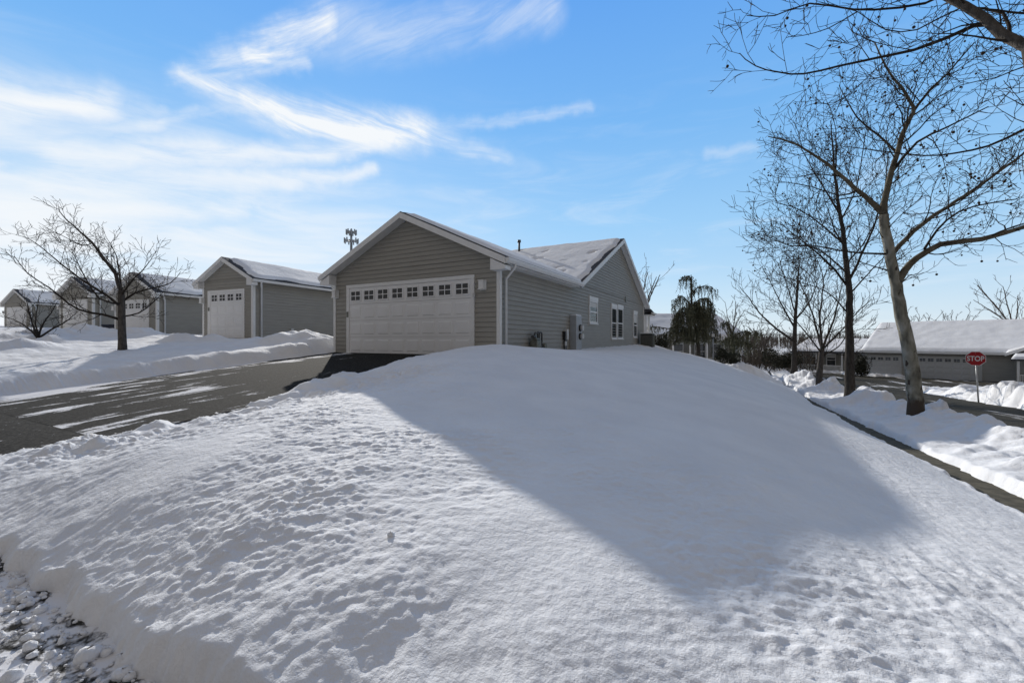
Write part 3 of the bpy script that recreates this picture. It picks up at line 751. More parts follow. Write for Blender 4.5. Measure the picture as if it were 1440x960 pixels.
# dark bin by the third garage
p = P(158, 470, 26.5); zs = snow_z(p.x, p.y)
b = thing('wheelie_bin', 'dark navy wheeled bin sunk in snow between the two garages', 'bin', (p.x, p.y, max(zs - .55, -.2)), .3)
mb = MB(); mb.prism([(-.27, -.28, .05), (.27, -.28, .05), (.33, -.34, .95), (-.33, -.34, .95)], (0, .62, 0)); mb.build('body', M['bin'], b, fix=True, bevel=.02)
mb = MB(); mb.prism([(-.36, -.40, .952), (.36, -.40, .952), (.36, -.36, 1.04), (-.36, -.36, 1.04)], (0, .74, 0)); mb.build('lid', M['bin'], b, fix=True, bevel=.02)
mb = MB(); mb.tube([(-.30, .34, .92), (.30, .34, .92)], .02, 6); mb.build('handle', M['black'], b)
for x in (-.28, .28):
    mb = MB(); mb.tube([(x - .03, .26, .1), (x + .03, .26, .1)], .11, 14); mb.build('wheel', M['black'], b)

# ------------------------------------------------------------------ mobile phone mast beyond the roofs
p = P(494, 478, 150)
t = thing('antenna_mast', 'tall steel phone mast with two tiers of antennas beyond the big roof', 'antenna mast', (p.x, p.y, -2))
top = 157/F*150 + 2
mb = MB(); mb.tube([(0,0,0),(0,0,top - .4)], [.8, .35], 10); mb.build('pole', M['galv'], t)
for zt, r in ((top - 1.4, 1.4), (top - 4.4, 2.0)):
    mb = MB()
    for k in range(6):
        a = k*math.pi/3; mb.tube([(0,0,zt), (r*math.cos(a), r*math.sin(a), zt)], .13, 5)
        a2 = a + math.pi/3; mb.tube([(r*math.cos(a), r*math.sin(a), zt), (r*math.cos(a2), r*math.sin(a2), zt)], .12, 5)
    o = mb.build('platform', M['galv'], t)
    for k in range(9):
        a = k*math.pi/4.5; x, y = (r + .25)*math.cos(a), (r + .25)*math.sin(a)
        mb = MB(); mb.box((x - .16, y - .16, zt - .9), (x + .16, y + .16, zt + .9)); mb.build('antenna_panel', M['galv'], o)

# ------------------------------------------------------------------ houses across the side street
def simple_siding(mb, pt, ivs, z0, z1, **k): siding(mb, pt, ivs, z0, z1, course=.2, **k)
o1, o2 = Vector((11.5, 60.3, 0)), Vector((20.5, 55.8, 0))
yaw = math.atan2(o2.y - o1.y, o2.x - o1.x); WL = (o2 - o1).length
hb = thing('house', 'long low house with two garage doors across the side street behind the stop sign', 'house', (o1.x, o1.y, -3.85), yaw)
mb = MB()
simple_siding(mb, lambda s, z, o: (s, -o, z), lambda z: [(0, WL + .9)], -.3, 2.75)
simple_siding(mb, lambda s, z, o: (-o, s, z), lambda z: [(0, 12)] if z <= 2.75 else [(6 - max(.0, 6 - (z - 2.75)/.46), 12 - (z-2.75)/.46)][:0] or [((z-2.75)/.46, 12 - (z-2.75)/.46)], -.3, 2.75 + .46*6 - .01, breaks=(2.75,))
simple_siding(mb, lambda s, z, o: (s, 3.5 - o, z), lambda z: [(-7.5, -.0)], -.3, 2.6)
simple_siding(mb, lambda s, z, o: (s, -1.6 - o, z), lambda z: [(WL + .9, WL + 9)] if z < 2.7 else [(WL + .9 + (z-2.7)/.45, WL + 9 - (z-2.7)/.45)], -.3, 2.7 + .45*4.0, breaks=(2.7,))
simple_siding(mb, lambda s, z, o: (WL + .9 - o, s, z), lambda z: [(-1.6, 0)], -.3, 2.7)
mb.build('wall', M['siding_far'], hb)
mb = MB()
rz = 2.78 + .46*6.6
slab(mb, [(-.4, -.5, 2.72), (WL + 9, -.5, 2.72), (WL + 9, 6, rz), (-.4, 6, rz)], .2)
slab(mb, [(-.4, 12.5, 2.72), (WL + 9, 12.5, 2.72), (WL + 9, 6, rz), (-.4, 6, rz)], .2)
wr = 2.72 + .45*4.5 + .12
slab(mb, [(WL + .3, -2.1, 2.70), (WL + 4.95, -2.1, wr), (WL + 4.95, 4.5, wr), (WL + .3, 4.5, 2.70)], .2)
slab(mb, [(WL + 9.6, -2.1, 2.70), (WL + 4.95, -2.1, wr), (WL + 4.95, 4.5, wr), (WL + 9.6, 4.5, 2.70)], .2)
slab(mb, [(-8, 1.0, 2.5), (-.05, 1.0, 2.5), (-.05, 6, 3.9), (-8, 6, 3.9)], .2)
rf = mb.build('roof', M['shingle'], hb, fix=True)
roof_snow('roof_snow', rf, (-.4, -.5, 2.72), (WL + 9, -.5, 2.72), (-.4, 6, rz), (WL + 9, 6, rz), (.1, .1, .02, 0), .22, 61, nx=100)
roof_snow('roof_snow', rf, (WL + .3, 4.5, 2.70), (WL + .3, -2.1, 2.70), (WL + 4.95, 4.5, wr), (WL + 4.95, -2.1, wr), (-1, .1, .05, 0), .2, 62)
roof_snow('roof_snow', rf, (-8, 1.0, 2.5), (-.05, 1.0, 2.5), (-8, 6, 3.9), (-.05, 6, 3.9), (.1, .1, .05, 0), .2, 63)
mb = MB()
mb.box((-.4, -.545, 2.50), (WL + .3, -.503, 2.72)); rake(mb, (WL + .3, -2.105, 2.68), (WL + 4.95, -2.105, wr - .02), (0, -1, 0), .24, .04); rake(mb, (WL + 9.6, -2.105, 2.68), (WL + 4.95, -2.105, wr - .02), (0, -1, 0), .24, .04)
mb.build('fascia', M['white'], hb, fix=True)
M['door_far'] = mat('pale far garage door', (.44, .44, .43), .5, .04, 2)
garage_door(hb, .35, 2.85, 0, 2.13, 4, 4, y=-.02, mat_=M['door_far'])
garage_door(hb, 3.7, 8.6, 0, 2.13, 8, 8, y=-.02, mat_=M['door_far'])
for x0, x1 in ((.22, .35), (2.85, 2.98), (3.57, 3.7), (8.6, 8.73)):
    pass
mb = MB(); mb.box((.2, -.05, 2.135), (3.0, -.02, 2.25)); mb.box((.2, -.05, 0), (.345, -.02, 2.13)); mb.box((2.855, -.05, 0), (3.0, -.02, 2.13)); mb.build('door_surround', M['door_far'], hb)
mb = MB(); mb.box((3.55, -.05, 2.135), (8.75, -.02, 2.25)); mb.box((3.55, -.05, 0), (3.695, -.02, 2.13)); mb.box((8.605, -.05, 0), (8.75, -.02, 2.13)); mb.build('door_surround', M['door_far'], hb)
# porches: posts, rails, windows
for x in (-7.6, -5.2, -2.6, -.25):
    mb = MB(); mb.box((x - .07, 1.25, -.3), (x + .07, 1.39, 2.45)); mb.build('porch_post', M['white'], hb)
mb = MB(); mb.box((-7.6, 1.29, .78), (-2.6, 1.35, .86)); mb.box((-7.6, 1.29, .08), (-2.6, 1.35, .14))
for i in range(42): mb.box((-7.52 + i*.118, 1.30, .14), (-7.48 + i*.118, 1.34, .78))
mb.build('porch_railing', M['white'], hb)
ptw = lambda s, z, o: (s, 3.5 - .018 - o, z)
for a in (-6.6, -4.9, -1.6): house_window(hb, ptw, a, a + 1.0, .7, 2.1, blind=.6)
for x in (WL + 1.2, WL + 3.6):
    mb = MB(); mb.box((x - .07, -3.4, -.3), (x + .07, -3.26, 2.2)); mb.build('porch_post', M['white'], hb)
mb = MB(); slab(mb, [(WL + .8, -3.6, 2.25), (WL + 9, -3.6, 2.25), (WL + 9, -1.65, 2.62), (WL + .8, -1.65, 2.62)], .15); pr = mb.build('porch_roof', M['shingle'], hb, fix=True)
roof_snow('roof_snow', pr, (WL + .8, -3.6, 2.25), (WL + 9, -3.6, 2.25), (WL + .8, -1.65, 2.62), (WL + 9, -1.65, 2.62), (.03, .03, .03, 0), .2, 65)
mb = MB(); mb.box((WL + 1.2, -3.36, .88), (WL + 8, -3.30, .95)); mb.box((WL + 1.2, -3.36, .1), (WL + 8, -3.30, .16))
for i in range(56): mb.box((WL + 1.3 + i*.118, -3.35, .16), (WL + 1.34 + i*.118, -3.31, .88))
mb.build('porch_railing', M['white'], hb)
house_window(hb, lambda s, z, o: (s, -1.6 - .018 - o, z), WL + 3.0, WL + 4.0, .7, 2.1)

# house down the slope behind the weeping evergreen
p0 = P(900, 478, 43); p1 = P(1030, 478, 43)
hz = -2.5
hk = thing('house', 'pale house with a white porch down the slope behind the weeping evergreen', 'house', (p0.x, p0.y, hz), math.atan2(p1.y - p0.y, p1.x - p0.x))
W2 = (p1 - p0).length
mb = MB()
simple_siding(mb, lambda s, z, o: (s, -o, z), lambda z: [(0, W2)], -.4, 2.7)
simple_siding(mb, lambda s, z, o: (W2 + o, s, z), lambda z: [(0, 9)] if z <= 2.7 else [((z-2.7)/.5, 9 - (z-2.7)/.5)], -.4, 2.7 + .5*4.5 - .01, breaks=(2.7,))
mb.build('wall', M['siding_far'], hk)
mb = MB(); slab(mb, [(-.4, -2.4, 2.66), (W2 + .4, -2.4, 2.66), (W2 + .4, 4.5, 5.25), (-.4, 4.5, 5.25)], .2); slab(mb, [(-.4, 9.4, 2.8), (W2 + .4, 9.4, 2.8), (W2 + .4, 4.5, 5.25), (-.4, 4.5, 5.25)], .2)
rf = mb.build('roof', M['shingle'], hk, fix=True)
roof_snow('roof_snow', rf, (-.4, -2.4, 2.66), (W2 + .4, -2.4, 2.66), (-.4, 4.5, 5.25), (W2 + .4, 4.5, 5.25), (.05, .05, .03, 0), .25, 71, nx=70)
mb = MB(); mb.box((-.4, -2.44, 2.42), (W2 + .4, -2.403, 2.64)); mb.build('fascia', M['white'], hk)
for i in range(6):
    x = .9 + i*(W2 - 1.2)/5; mb = MB(); mb.box((x - .06, -2.2, -.4), (x + .06, -2.08, 2.45)); mb.build('porch_post', M['white'], hk)
mb = MB(); mb.box((.9, -2.16, .80), (W2 - .3, -2.11, .87))
mb.box((.9, -2.15, -.3), (W2 - .3, -2.12, .799)); mb.build('porch_panel', M['siding_far'], hk)
for a in (1.2, 3.2, 5.4, 7.2): house_window(hk, lambda s, z, o: (s, -.018 - o, z), a, a + 1.1, .6, 2.15, blind=0)

# ------------------------------------------------------------------ stop sign
p = P(1377, 548, 19.6); q = P(1372, 504, 19.6)
pz = snow_z(p.x, p.y)
st = thing('stop_sign', 'red octagonal stop sign on a leaning steel post in the roadside snow', 'road sign', (p.x, p.y, pz - .35), math.atan2(-p.x, p.y) )
# local: x right, -y towards the viewer
yaw = st.rotation_euler.z
inv = Matrix.Rotation(-yaw, 4, 'Z')
top = inv @ (q - Vector((p.x, p.y, pz - .35)))
mb = MB(); dirv = top.normalized()
mb.tube([Vector((0,0,0)) + Vector((0,.035,0)), top + dirv*.30 + Vector((0,.035,0))], .032, 4); mb.build('post', M['galv'], st)
rr = .345
def octa(r, y0, y1):
    mb = MB(); rt = math.cos(math.pi/8)
    pts = [top + Vector((r*math.cos(math.pi/8 + k*math.pi/4), y0, r*math.sin(math.pi/8 + k*math.pi/4))) for k in range(8)]
    mb.prism(pts, (0, y1 - y0, 0)); return mb
face = octa(rr, 0, -.004).build('border', M['sign_white'], st, fix=True)
red = octa(rr*.945, -.0042, -.006).build('sign_plate', M['red'], st, fix=True)
cu = bpy.data.curves.new('lettering', 'FONT'); cu.body = 'STOP'; cu.size = .34; cu.align_x = 'CENTER'; cu.align_y = 'CENTER'; cu.extrude = .001; cu.offset = .006
tmp = bpy.data.objects.new('lettering', cu); COL.objects.link(tmp)
bpy.context.view_layer.update()
me = bpy.data.meshes.new_from_object(tmp.evaluated_get(bpy.context.evaluated_depsgraph_get()))
bpy.data.objects.remove(tmp)
me.materials.clear(); me.materials.append(M['sign_white'])
xs = [v_.co.x for v_ in me.vertices]; sc = .54/(max(xs) - min(xs)); ysv = [v_.co.y for v_ in me.vertices]; scy = .235/(max(ysv) - min(ysv)); yc = (max(ysv) + min(ysv))/2
me.transform(Matrix.Translation(top + Vector((0, -.0085, 0))) @ Matrix.Rotation(math.pi/2, 4, 'X') @ Matrix.Diagonal((sc, scy, 1, 1)) @ Matrix.Translation((-(max(xs)+min(xs))/2, -yc, 0)))
lo = bpy.data.objects.new('lettering', me); COL.objects.link(lo); lo.parent = red

# ------------------------------------------------------------------ bare trees
class Tree:
    def __init__(s, seed): s.r = random.Random(seed); s.crown = MB(); s.seeds = MB(); s.n = 0
    def polyline(s, p, d, L, jit, trop, seg):
        n = max(3, int(L/seg)); pts = [p.copy()]; d = d.normalized(); r = s.r
        for i in range(n):
            d = (d + Vector((r.gauss(0, jit), r.gauss(0, jit), r.gauss(0, jit) + trop/n))).normalized()
            p = p + d*(L/n); pts.append(p.copy())
        return pts
    def limb(s, pts, r0, r1, mb=None, n=None):
        k = len(pts) - 1; rad = [r0 + (r1 - r0)*(i/k)**.8 for i in range(k + 1)]
        n = n or (9 if r0 > .06 else 6 if r0 > .025 else 4 if r0 > .009 else 3)
        (mb or s.crown).tube(pts, rad, n); return rad
    def sprout(s, pts, rad, lev, prm, t0=.2):
        """side shoots along a limb"""
        r = s.r
        L = sum((pts[i+1] - pts[i]).length for i in range(len(pts) - 1))
        dens, ang, ratio, jit, trop, minr = prm['dens'][lev], prm['ang'], prm['ratio'][lev], prm['jit'], prm['trop'], prm['minr']
        n = max(1, int(L*(1 - t0)*dens + r.random()))
        az = r.uniform(0, 6.28)
        for i in range(n):
            t = t0 + (1 - t0)*(i + r.uniform(.1, .9))/n
            x = t*(len(pts) - 1); k = min(int(x), len(pts) - 2); f = x - k
            p = pts[k].lerp(pts[k+1], f); d = (pts[k+1] - pts[k]).normalized(); rr = rad[k] + (rad[k+1] - rad[k])*f
            az += 2.4 + r.uniform(-.5, .5)
            o = d.orthogonal().normalized(); o2 = d.cross(o)
            side = o*math.cos(az) + o2*math.sin(az)
            a = R(r.uniform(*ang))
            nd = d*math.cos(a) + side*math.sin(a)
            Lc = prm['len'][lev]*r.uniform(.55, 1.2)*(1.15 - .55*t)
            c0 = max(minr, min(rr*ratio*r.uniform(.75, 1.1), .0165*Lc)); c1 = minr*.7
            seg = .12 if lev > 1 else .2
            q = s.polyline(p, nd, Lc, jit, trop, prm.get('seg', seg))
            cr = s.limb(q, c0, c1)
            s.n += 1
            if lev + 1 < len(prm['dens']): s.sprout(q, cr, lev + 1, prm, .15)
            elif prm.get('seed') and r.random() < prm['seed']:
                e = q[-1]; h = r.uniform(.04, .09); rb = r.uniform(.017, .024)*prm.get('seedscale', 1)
                s.crown.tube([e, e + Vector((r.uniform(-.02,.02), r.uniform(-.02,.02), -h))], .0022, 3, cap=False)
                s.seeds.ball(e + Vector((0, 0, -h - rb)), rb)

def make_tree(name, label, trunk, tr, limbs, prm, seed, bark, twig, group=None, cat='tree', lit_limb=None):
    """trunk: points; limbs: list of (points, r0, r1, first fraction with shoots)"""
    base = trunk[0]
    T = Tree(seed)
    root = thing(name, label, cat, base, 0, group)
    off = Vector(base)
    tb = MB(); lb = MB()
    def sub(pts):            # smooth a coarse polyline
        pts = [Vector(p) for p in pts]
        out = []
        for i in range(len(pts) - 1):
            a = pts[max(i-1, 0)]; b = pts[i]; c = pts[i+1]; d = pts[min(i+2, len(pts)-1)]
            m = max(2, int((c - b).length/.25))
            for k in range(m):
                t = k/m; out.append(.5*((2*b) + (c - a)*t + (2*a - 5*b + 4*c - d)*t*t + (3*b - a - 3*c + d)*t**3))
        out.append(pts[-1]); return [p - off for p in out]
    def wob(pts, amp):
        return [p + Vector((T.r.gauss(0, amp), T.r.gauss(0, amp), 0)) if 0 < i < len(pts)-1 else p for i, p in enumerate(pts)]
    tp = wob(sub(trunk), tr[0]*.05); k = len(tp) - 1
    rad = [tr[0] + (tr[1] - tr[0])*(i/k)**.8 for i in range(k+1)]
    rad[0] *= 1.18
    if k > 2: rad[1] *= 1.06
    tb.tube(tp, rad, 14)
    T.sprout(tp, rad, 0, prm, prm.get('t0', .5))
    for pts, r0, r1, f in limbs:
        lp = wob(sub(pts), r0*.18); lr = T.limb(lp, r0, r1, lb if r0 > .05 else None)
        T.sprout(lp, lr, 0, prm, f)
    tb.build('trunk', bark, root)
    if lb.v: lb.build('limbs', M['limb'] if bark is M['sycamore'] else bark, root)
    T.crown.build('crown', twig, root)
    if T.seeds.v: tag(T.seeds.build('seed_balls', M['seed'], root), kind='stuff')
    return root

def L_(Y, *pxs):
    """limb through pixel points; each (x, y[, depth offset])"""
    return [P(a[0], a[1], Y + (a[2] if len(a) > 2 else 0)) for a in pxs]
def ground_pt(px, Y):
    p = P(px, 478, Y); p.z = snow_z(p.x, p.y) - .12; return p

GRP = 'street trees along the sidewalk'
# 1: pale sycamore
Y = 10.1
b0 = ground_pt(1289, Y)
prmA = dict(dens=[4.4, 6.0, 7.0], len=[1.35, .62, .30], ang=(30, 65), ratio=[.5, .5, .55], jit=.17, trop=.25, minr=.0060, seed=.14, seedscale=1.15, t0=.62)
trunk = [b0] + L_(Y, (1286,545), (1281,505,.05), (1272,465,.05), (1263,425), (1261,402), (1252,362), (1246,325), (1243,302))
limbs = [
 (L_(Y, (1261,402), (1273,380,-.1), (1289,363,-.2), (1325,343,-.35), (1380,336,-.5), (1450,316,-.6), (1520,290,-.7)), .085, .03, .25),
 (L_(Y, (1252,362), (1275,335,.2), (1310,305,.4), (1345,283,.6), (1400,245,.8), (1460,200,.9)), .06, .02, .2),
 (L_(Y, (1243,302), (1215,276,.1), (1178,243,.2), (1150,222,.3), (1120,203,.45), (1080,192,.6)), .065, .012, .15),
 (L_(Y, (1243,302), (1248,262,-.1), (1262,215,-.2), (1275,170,-.3), (1284,150,-.3), (1268,125,-.4), (1245,95,-.5), (1230,60,-.5)), .075, .012, .12),
 (L_(Y, (1275,172,-.3), (1300,135,-.1), (1330,105,0), (1370,60,.2)), .035, .010, .15),
 (L_(Y, (1246,357), (1215,356,-.2), (1180,352,-.4), (1140,345,-.6), (1105,347,-.7)), .026, .008, .2),
 (L_(Y, (1262,215,-.2), (1235,190,.3), (1205,165,.6), (1180,120,.9)), .03, .008, .2),
 (L_(Y, (1256,240,-.1), (1290,200,-.7), (1330,180,-1.2), (1390,150,-1.6)), .035, .01, .2),
 (L_(Y, (1300,350,-.3), (1330,310,-.9), (1370,290,-1.3), (1430,280,-1.6)), .03, .01, .2),
 (L_(Y, (1205,268,.1), (1180,275,.5), (1140,262,.9), (1095,255,1.1)), .026, .007, .2),
]
t1 = make_tree('sycamore_tree', 'pale-barked sycamore with a bowed trunk hung with seed balls, nearest the sidewalk', trunk, (.162, .09), limbs, prmA, 11, M['sycamore'], M['twig'], GRP)
# 2: dark straight tree
Y = 16.6; b0 = ground_pt(1195, Y)
prmB = dict(dens=[3.0, 4.4, 5.4], len=[2.3, .95, .48], ang=(28, 55), ratio=[.46, .5, .55], jit=.11, trop=.35, minr=.0080, seed=.10, seedscale=1.3, t0=.48)
trunk = [b0] + L_(Y, (1195,520), (1194,460), (1194,410), (1190,370), (1186,330), (1178,280), (1172,220), (1168,170))
limbs = [
 (L_(Y, (1194,405), (1165,370,.3), (1130,340,.6), (1098,315,.9)), .05, .012, .2), (L_(Y, (1193,398), (1215,350,-.3), (1232,310,-.5), (1245,260,-.6), (1248,215,-.7)), .055, .012, .2),
 (L_(Y, (1188,345), (1160,320,-.5), (1125,295,-.9), (1090,285,-1.2)), .04, .01, .2), (L_(Y, (1194,415), (1225,380,.5), (1255,350,1.0)), .035, .01, .2),
 (L_(Y, (1192,385), (1150,350,-.9), (1110,345,-1.6), (1075,330,-2)), .035, .01, .2), (L_(Y, (1180,300), (1150,250,.4), (1130,215,.7), (1115,190,.9)), .035, .01, .2),
 (L_(Y, (1192,440), (1162,410,.6), (1120,395,1.1), (1090,385,1.4)), .03, .009, .25), (L_(Y, (1183,310), (1205,260,.7), (1215,200,1.0), (1222,160,1.2)), .035, .01, .2)]
make_tree('bare_tree', 'dark upright leafless tree just behind the pale sycamore', trunk, (.19, .014), limbs, prmB, 12, M['bark_dark'], M['twig'], GRP)
# 3: vase shaped
Y = 23.6; b0 = ground_pt(1152, Y)
prmC = dict(dens=[2.6, 3.4, 4.0], len=[1.9, .9, .45], ang=(22, 48), ratio=[.5, .5, .6], jit=.09, trop=.35, minr=.0095, t0=.6)
trunk = [b0] + L_(Y, (1152,530), (1154,510), (1156,490))
limbs = [(L_(Y, (1156,492), (1146,455,.2), (1135,420,.5), (1120,390,.8)), .07, .012, .12), (L_(Y, (1156,490), (1153,445,-.3), (1158,400,-.5), (1150,365,-.6)), .08, .012, .12),
 (L_(Y, (1156,490), (1172,450,.4), (1182,410,.8), (1190,375,1)), .07, .012, .12), (L_(Y, (1156,492), (1180,468,-.4), (1205,440,-.8), (1225,420,-1)), .06, .012, .12),
 (L_(Y, (1155,496), (1135,470,-.5), (1115,445,-.9), (1100,425,-1.2)), .05, .012, .12), (L_(Y, (1156,500), (1178,488,.5), (1195,468,1), (1215,462,1.4)), .045, .01, .15)]
make_tree('bare_tree', 'small vase-shaped leafless tree between the dark tree and the farthest street tree', trunk, (.17, .12), limbs, prmC, 13, M['bark'], M['twig'], GRP)
# 4: with one long low limb
Y = 34; b0 = ground_pt(1116, Y)
prmD = dict(dens=[2.0, 2.6, 3.0], len=[2.3, 1.15, .6], ang=(22, 50), ratio=[.5, .5, .6], jit=.09, trop=.35, minr=.0125, t0=.45)
trunk = [b0] + L_(Y, (1117,510), (1117,485), (1118,455), (1120,425), (1122,395), (1124,372))
limbs = [(L_(Y, (1117,480), (1092,462,-.5), (1068,440,-1), (1054,420,-1.3), (1040,403,-1.5)), .11, .02, .35), (L_(Y, (1117,460), (1100,430,.4), (1085,400,.8), (1072,375,1)), .075, .015, .15),
 (L_(Y, (1118,450), (1138,425,.6), (1150,395,1), (1155,375,1.2)), .07, .015, .15), (L_(Y, (1118,440), (1108,405,-.6), (1100,380,-.9), (1095,360,-1)), .06, .015, .15)]
make_tree('bare_tree', 'farthest street tree with one long low limb reaching left', trunk, (.24, .04), limbs, prmD, 14, M['bark_dark'], M['twig'], GRP)
# 0: tree standing just outside the right edge whose boughs hang into view
b0 = Vector((3.6, 5.8, 0)); b0.z = snow_z(3.6, 5.8) - .1
prmE = dict(dens=[4.2, 5.6, 6.0], len=[.95, .45, .22], ang=(30, 65), ratio=[.42, .5, .55], jit=.16, trop=.15, minr=.0042, seed=.10, seedscale=.95, t0=.9)
tr0 = [b0, b0 + Vector((.05, 0, 1.6)), b0 + Vector((-.02, .05, 3.2)), b0 + Vector((.03, .1, 4.6)), b0 + Vector((0, .15, 6.2)), b0 + Vector((.1, .2, 7.6))]
st_ = tr0[2] + Vector((0, .02, .2)); st2 = tr0[3]
limbs = [
 ([st_] + L_(4.9, (1500,115,-.5), (1440,70,-.1), (1385,25,.1), (1330,-8,.3), (1260,-60,.7)), .085, .03, .12),
 (L_(5.0, (1398,36,.1), (1372,36,.2), (1335,52,.3), (1285,70,.4), (1235,81,.5), (1180,93,.6), (1130,104,.7), (1095,102,.75), (1062,93,.8), (1040,75,.85)), .026, .005, .1),
 (L_(5.0, (1420,52,0), (1410,20,.3), (1350,12,.6), (1290,42,.8), (1245,42,.9), (1205,17,1.0), (1160,5,1.1)), .02, .004, .1),
 (L_(5.2, (1205,17,.6), (1165,40,.8), (1130,50,.9), (1108,52,1.0)), .010, .004, .1),
 ([tr0[3]] + L_(5.0, (1520,-40,-.4), (1400,-40,.3), (1300,5,.6), (1200,14,.8), (1140,5,.9), (1090,22,1), (1050,22,1)), .03, .005, .2),
 ([tr0[2]] + L_(5.2, (1520,140,-.6), (1470,168,0), (1435,185,.3), (1390,205,.5), (1345,215,.6), (1300,219,.8), (1240,212,.9), (1190,206,1)), .03, .005, .35),
 ([tr0[2] + Vector((0,0,.1))] + L_(5.2, (1530,80,-.6), (1450,90,.3), (1400,110,.5), (1350,120,.7), (1300,150,.9)), .024, .005, .3),
 ([tr0[3]] + L_(4.8, (1560,20,-.6), (1460,20,.2), (1400,15,.4), (1370,10,.5)), .03, .008, .3),
 ([tr0[3]] + [tr0[3] + Vector((.9, .6, 1.0)), tr0[3] + Vector((1.6, 1.4, 2.2))], .06, .02, .2), ([tr0[4]] + [tr0[4] + Vector((-.8, -.3, 1.0)), tr0[4] + Vector((-1.4, -.2, 2.0))], .05, .02, .2),
]
make_tree('sycamore_tree', 'sycamore at the right edge whose dark boughs hang into the sky with seed balls', tr0, (.2, .06), limbs, prmE, 15, M['bark'], M['twig'], GRP)  # darker bark than the other sycamore, backlit shade put into its colour
# left yard tree and bush
Y = 14.2; b0 = ground_pt(172, Y)
prmF = dict(dens=[6.0, 7.0, 7.0], len=[.80, .46, .25], ang=(28, 60), ratio=[.45, .5, .6], jit=.11, trop=.30, minr=.0062, t0=.75)
trunk = [b0] + L_(Y, (172,480), (171,455), (171,430), (171,408))
limbs = [(L_(Y, (171,410), (163,385,-.1), (145,362,-.2), (128,340,-.3), (112,325,-.4), (95,310,-.5), (83,296,-.6)), .065, .010, .1),
 (L_(Y, (171,432), (150,415,.2), (125,400,.4), (100,382,.6), (75,362,.8), (45,338,1), (22,330,1.1)), .05, .008, .12), (L_(Y, (170,450), (145,442,-.3), (110,435,-.6), (70,405,-.9), (40,385,-1), (20,360,-1.1)), .05, .008, .12),
 (L_(Y, (171,425), (190,412,.2), (215,405,.4), (240,398,.6), (254,382,.7)), .045, .008, .1), (L_(Y, (171,415), (185,395,-.3), (205,375,-.5), (216,358,-.6)), .04, .007, .1),
 (L_(Y, (171,445), (195,440,.4), (215,425,.7), (230,410,.9)), .035, .007, .15), (L_(Y, (171,412), (168,380,.5), (160,352,.8), (150,335,1)), .04, .007, .1),
 (L_(Y, (128,342,-.3), (115,345,-.1), (85,330,.1), (66,322,.3)), .022, .006, .1), (L_(Y, (171,428), (140,420,-.7), (120,390,-1.1), (100,350,-1.4)), .035, .007, .12)]
make_tree('bare_tree', 'leafless tree with spreading limbs on the left lawn before the garages', trunk, (.125, .09), limbs, prmF, 16, M['bark'], M['twig'])
Y = 19; b0 = ground_pt(54, Y)
prmG = dict(dens=[5, 6, 5], len=[.8, .4, .2], ang=(25, 55), ratio=[.5, .55, .6], jit=.10, trop=.30, minr=.0072, t0=.5)
trunk = [b0] + L_(Y, (54,478), (54,473))
limbs = [(L_(Y, (54,475), (40,462,.2), (25,452,.4), (8,445,.6)), .05, .01, .15), (L_(Y, (54,475), (46,455,-.3), (40,435,-.4), (36,420,-.5)), .05, .01, .15), (L_(Y, (54,475), (60,455,.3), (72,440,.5), (80,425,.6)), .05, .01, .15),
 (L_(Y, (54,475), (75,462,-.2), (92,452,-.4), (108,440,-.6)), .05, .01, .15), (L_(Y, (54,475), (50,450,.5), (52,432,.7), (55,415,.9)), .045, .01, .15)]
make_tree('bare_bush', 'low leafless bush in the snow at the far left', trunk, (.09, .07), limbs, prmG, 17, M['bark_dark'], M['twig'], cat='bush')

# smaller bare trees beyond the houses
def bg_tree(px, Y, ytop, ybase, spread, seed, label, mat_=None, nl=6):
    rr = random.Random(seed); b0 = P(px, ybase, Y); sc = Y/F
    h = (ybase - ytop)*sc
    trunk = [b0, b0 + Vector((0, 0, h*.2)), b0 + Vector((rr.uniform(-.1,.1)*h*.2, 0, h*.38))]
    limbs = []
    for k in range(nl):
        a = k*6.28/nl + rr.uniform(-.3, .3); r_ = spread*sc*rr.uniform(.6, 1.1)
        s = trunk[1].lerp(trunk[2], rr.uniform(.2, 1)); hh = h*rr.uniform(.75, 1.0)
        limbs.append(([s, s + Vector((math.cos(a)*r_*.45, math.sin(a)*r_*.45, (hh - h*.35)*.5)), b0 + Vector((math.cos(a)*r_, math.sin(a)*r_, hh))], .012*h, .003*h, .12))
    prm = dict(dens=[7/h, 10/h, 12/h], len=[.28*h, .13*h, .07*h], ang=(22, 50), ratio=[.5, .55, .6], jit=.08, trop=.3, minr=max(.0004*Y, .004), t0=.5, seg=.06*h)
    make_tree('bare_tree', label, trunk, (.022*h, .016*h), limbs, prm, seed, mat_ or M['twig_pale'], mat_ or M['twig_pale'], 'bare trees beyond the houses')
bg_tree(905, 34, 358, 500, 30, 31, 'thin leafless tree rising behind the far end of the big house')
bg_tree(1030, 40, 425, 500, 22, 32, 'leafless tree just right of the weeping evergreen')
bg_tree(1345, 70, 438, 500, 20, 33, 'leafless treetop above the middle of the far snowy roof')
bg_tree(1428, 62, 392, 500, 52, 34, 'broad leafless tree rising behind the far roof at the right edge', nl=9)
bg_tree(1293, 75, 437, 500, 20, 35, 'small leafless treetop above the far roof beside the sycamore trunk')
bg_tree(1075, 50, 448, 510, 22, 36, 'leafless tree above the brown brush', nl=7)
bg_tree(1052, 52, 455, 510, 20, 37, 'smaller leafless tree at the left end of the brown brush', nl=7)

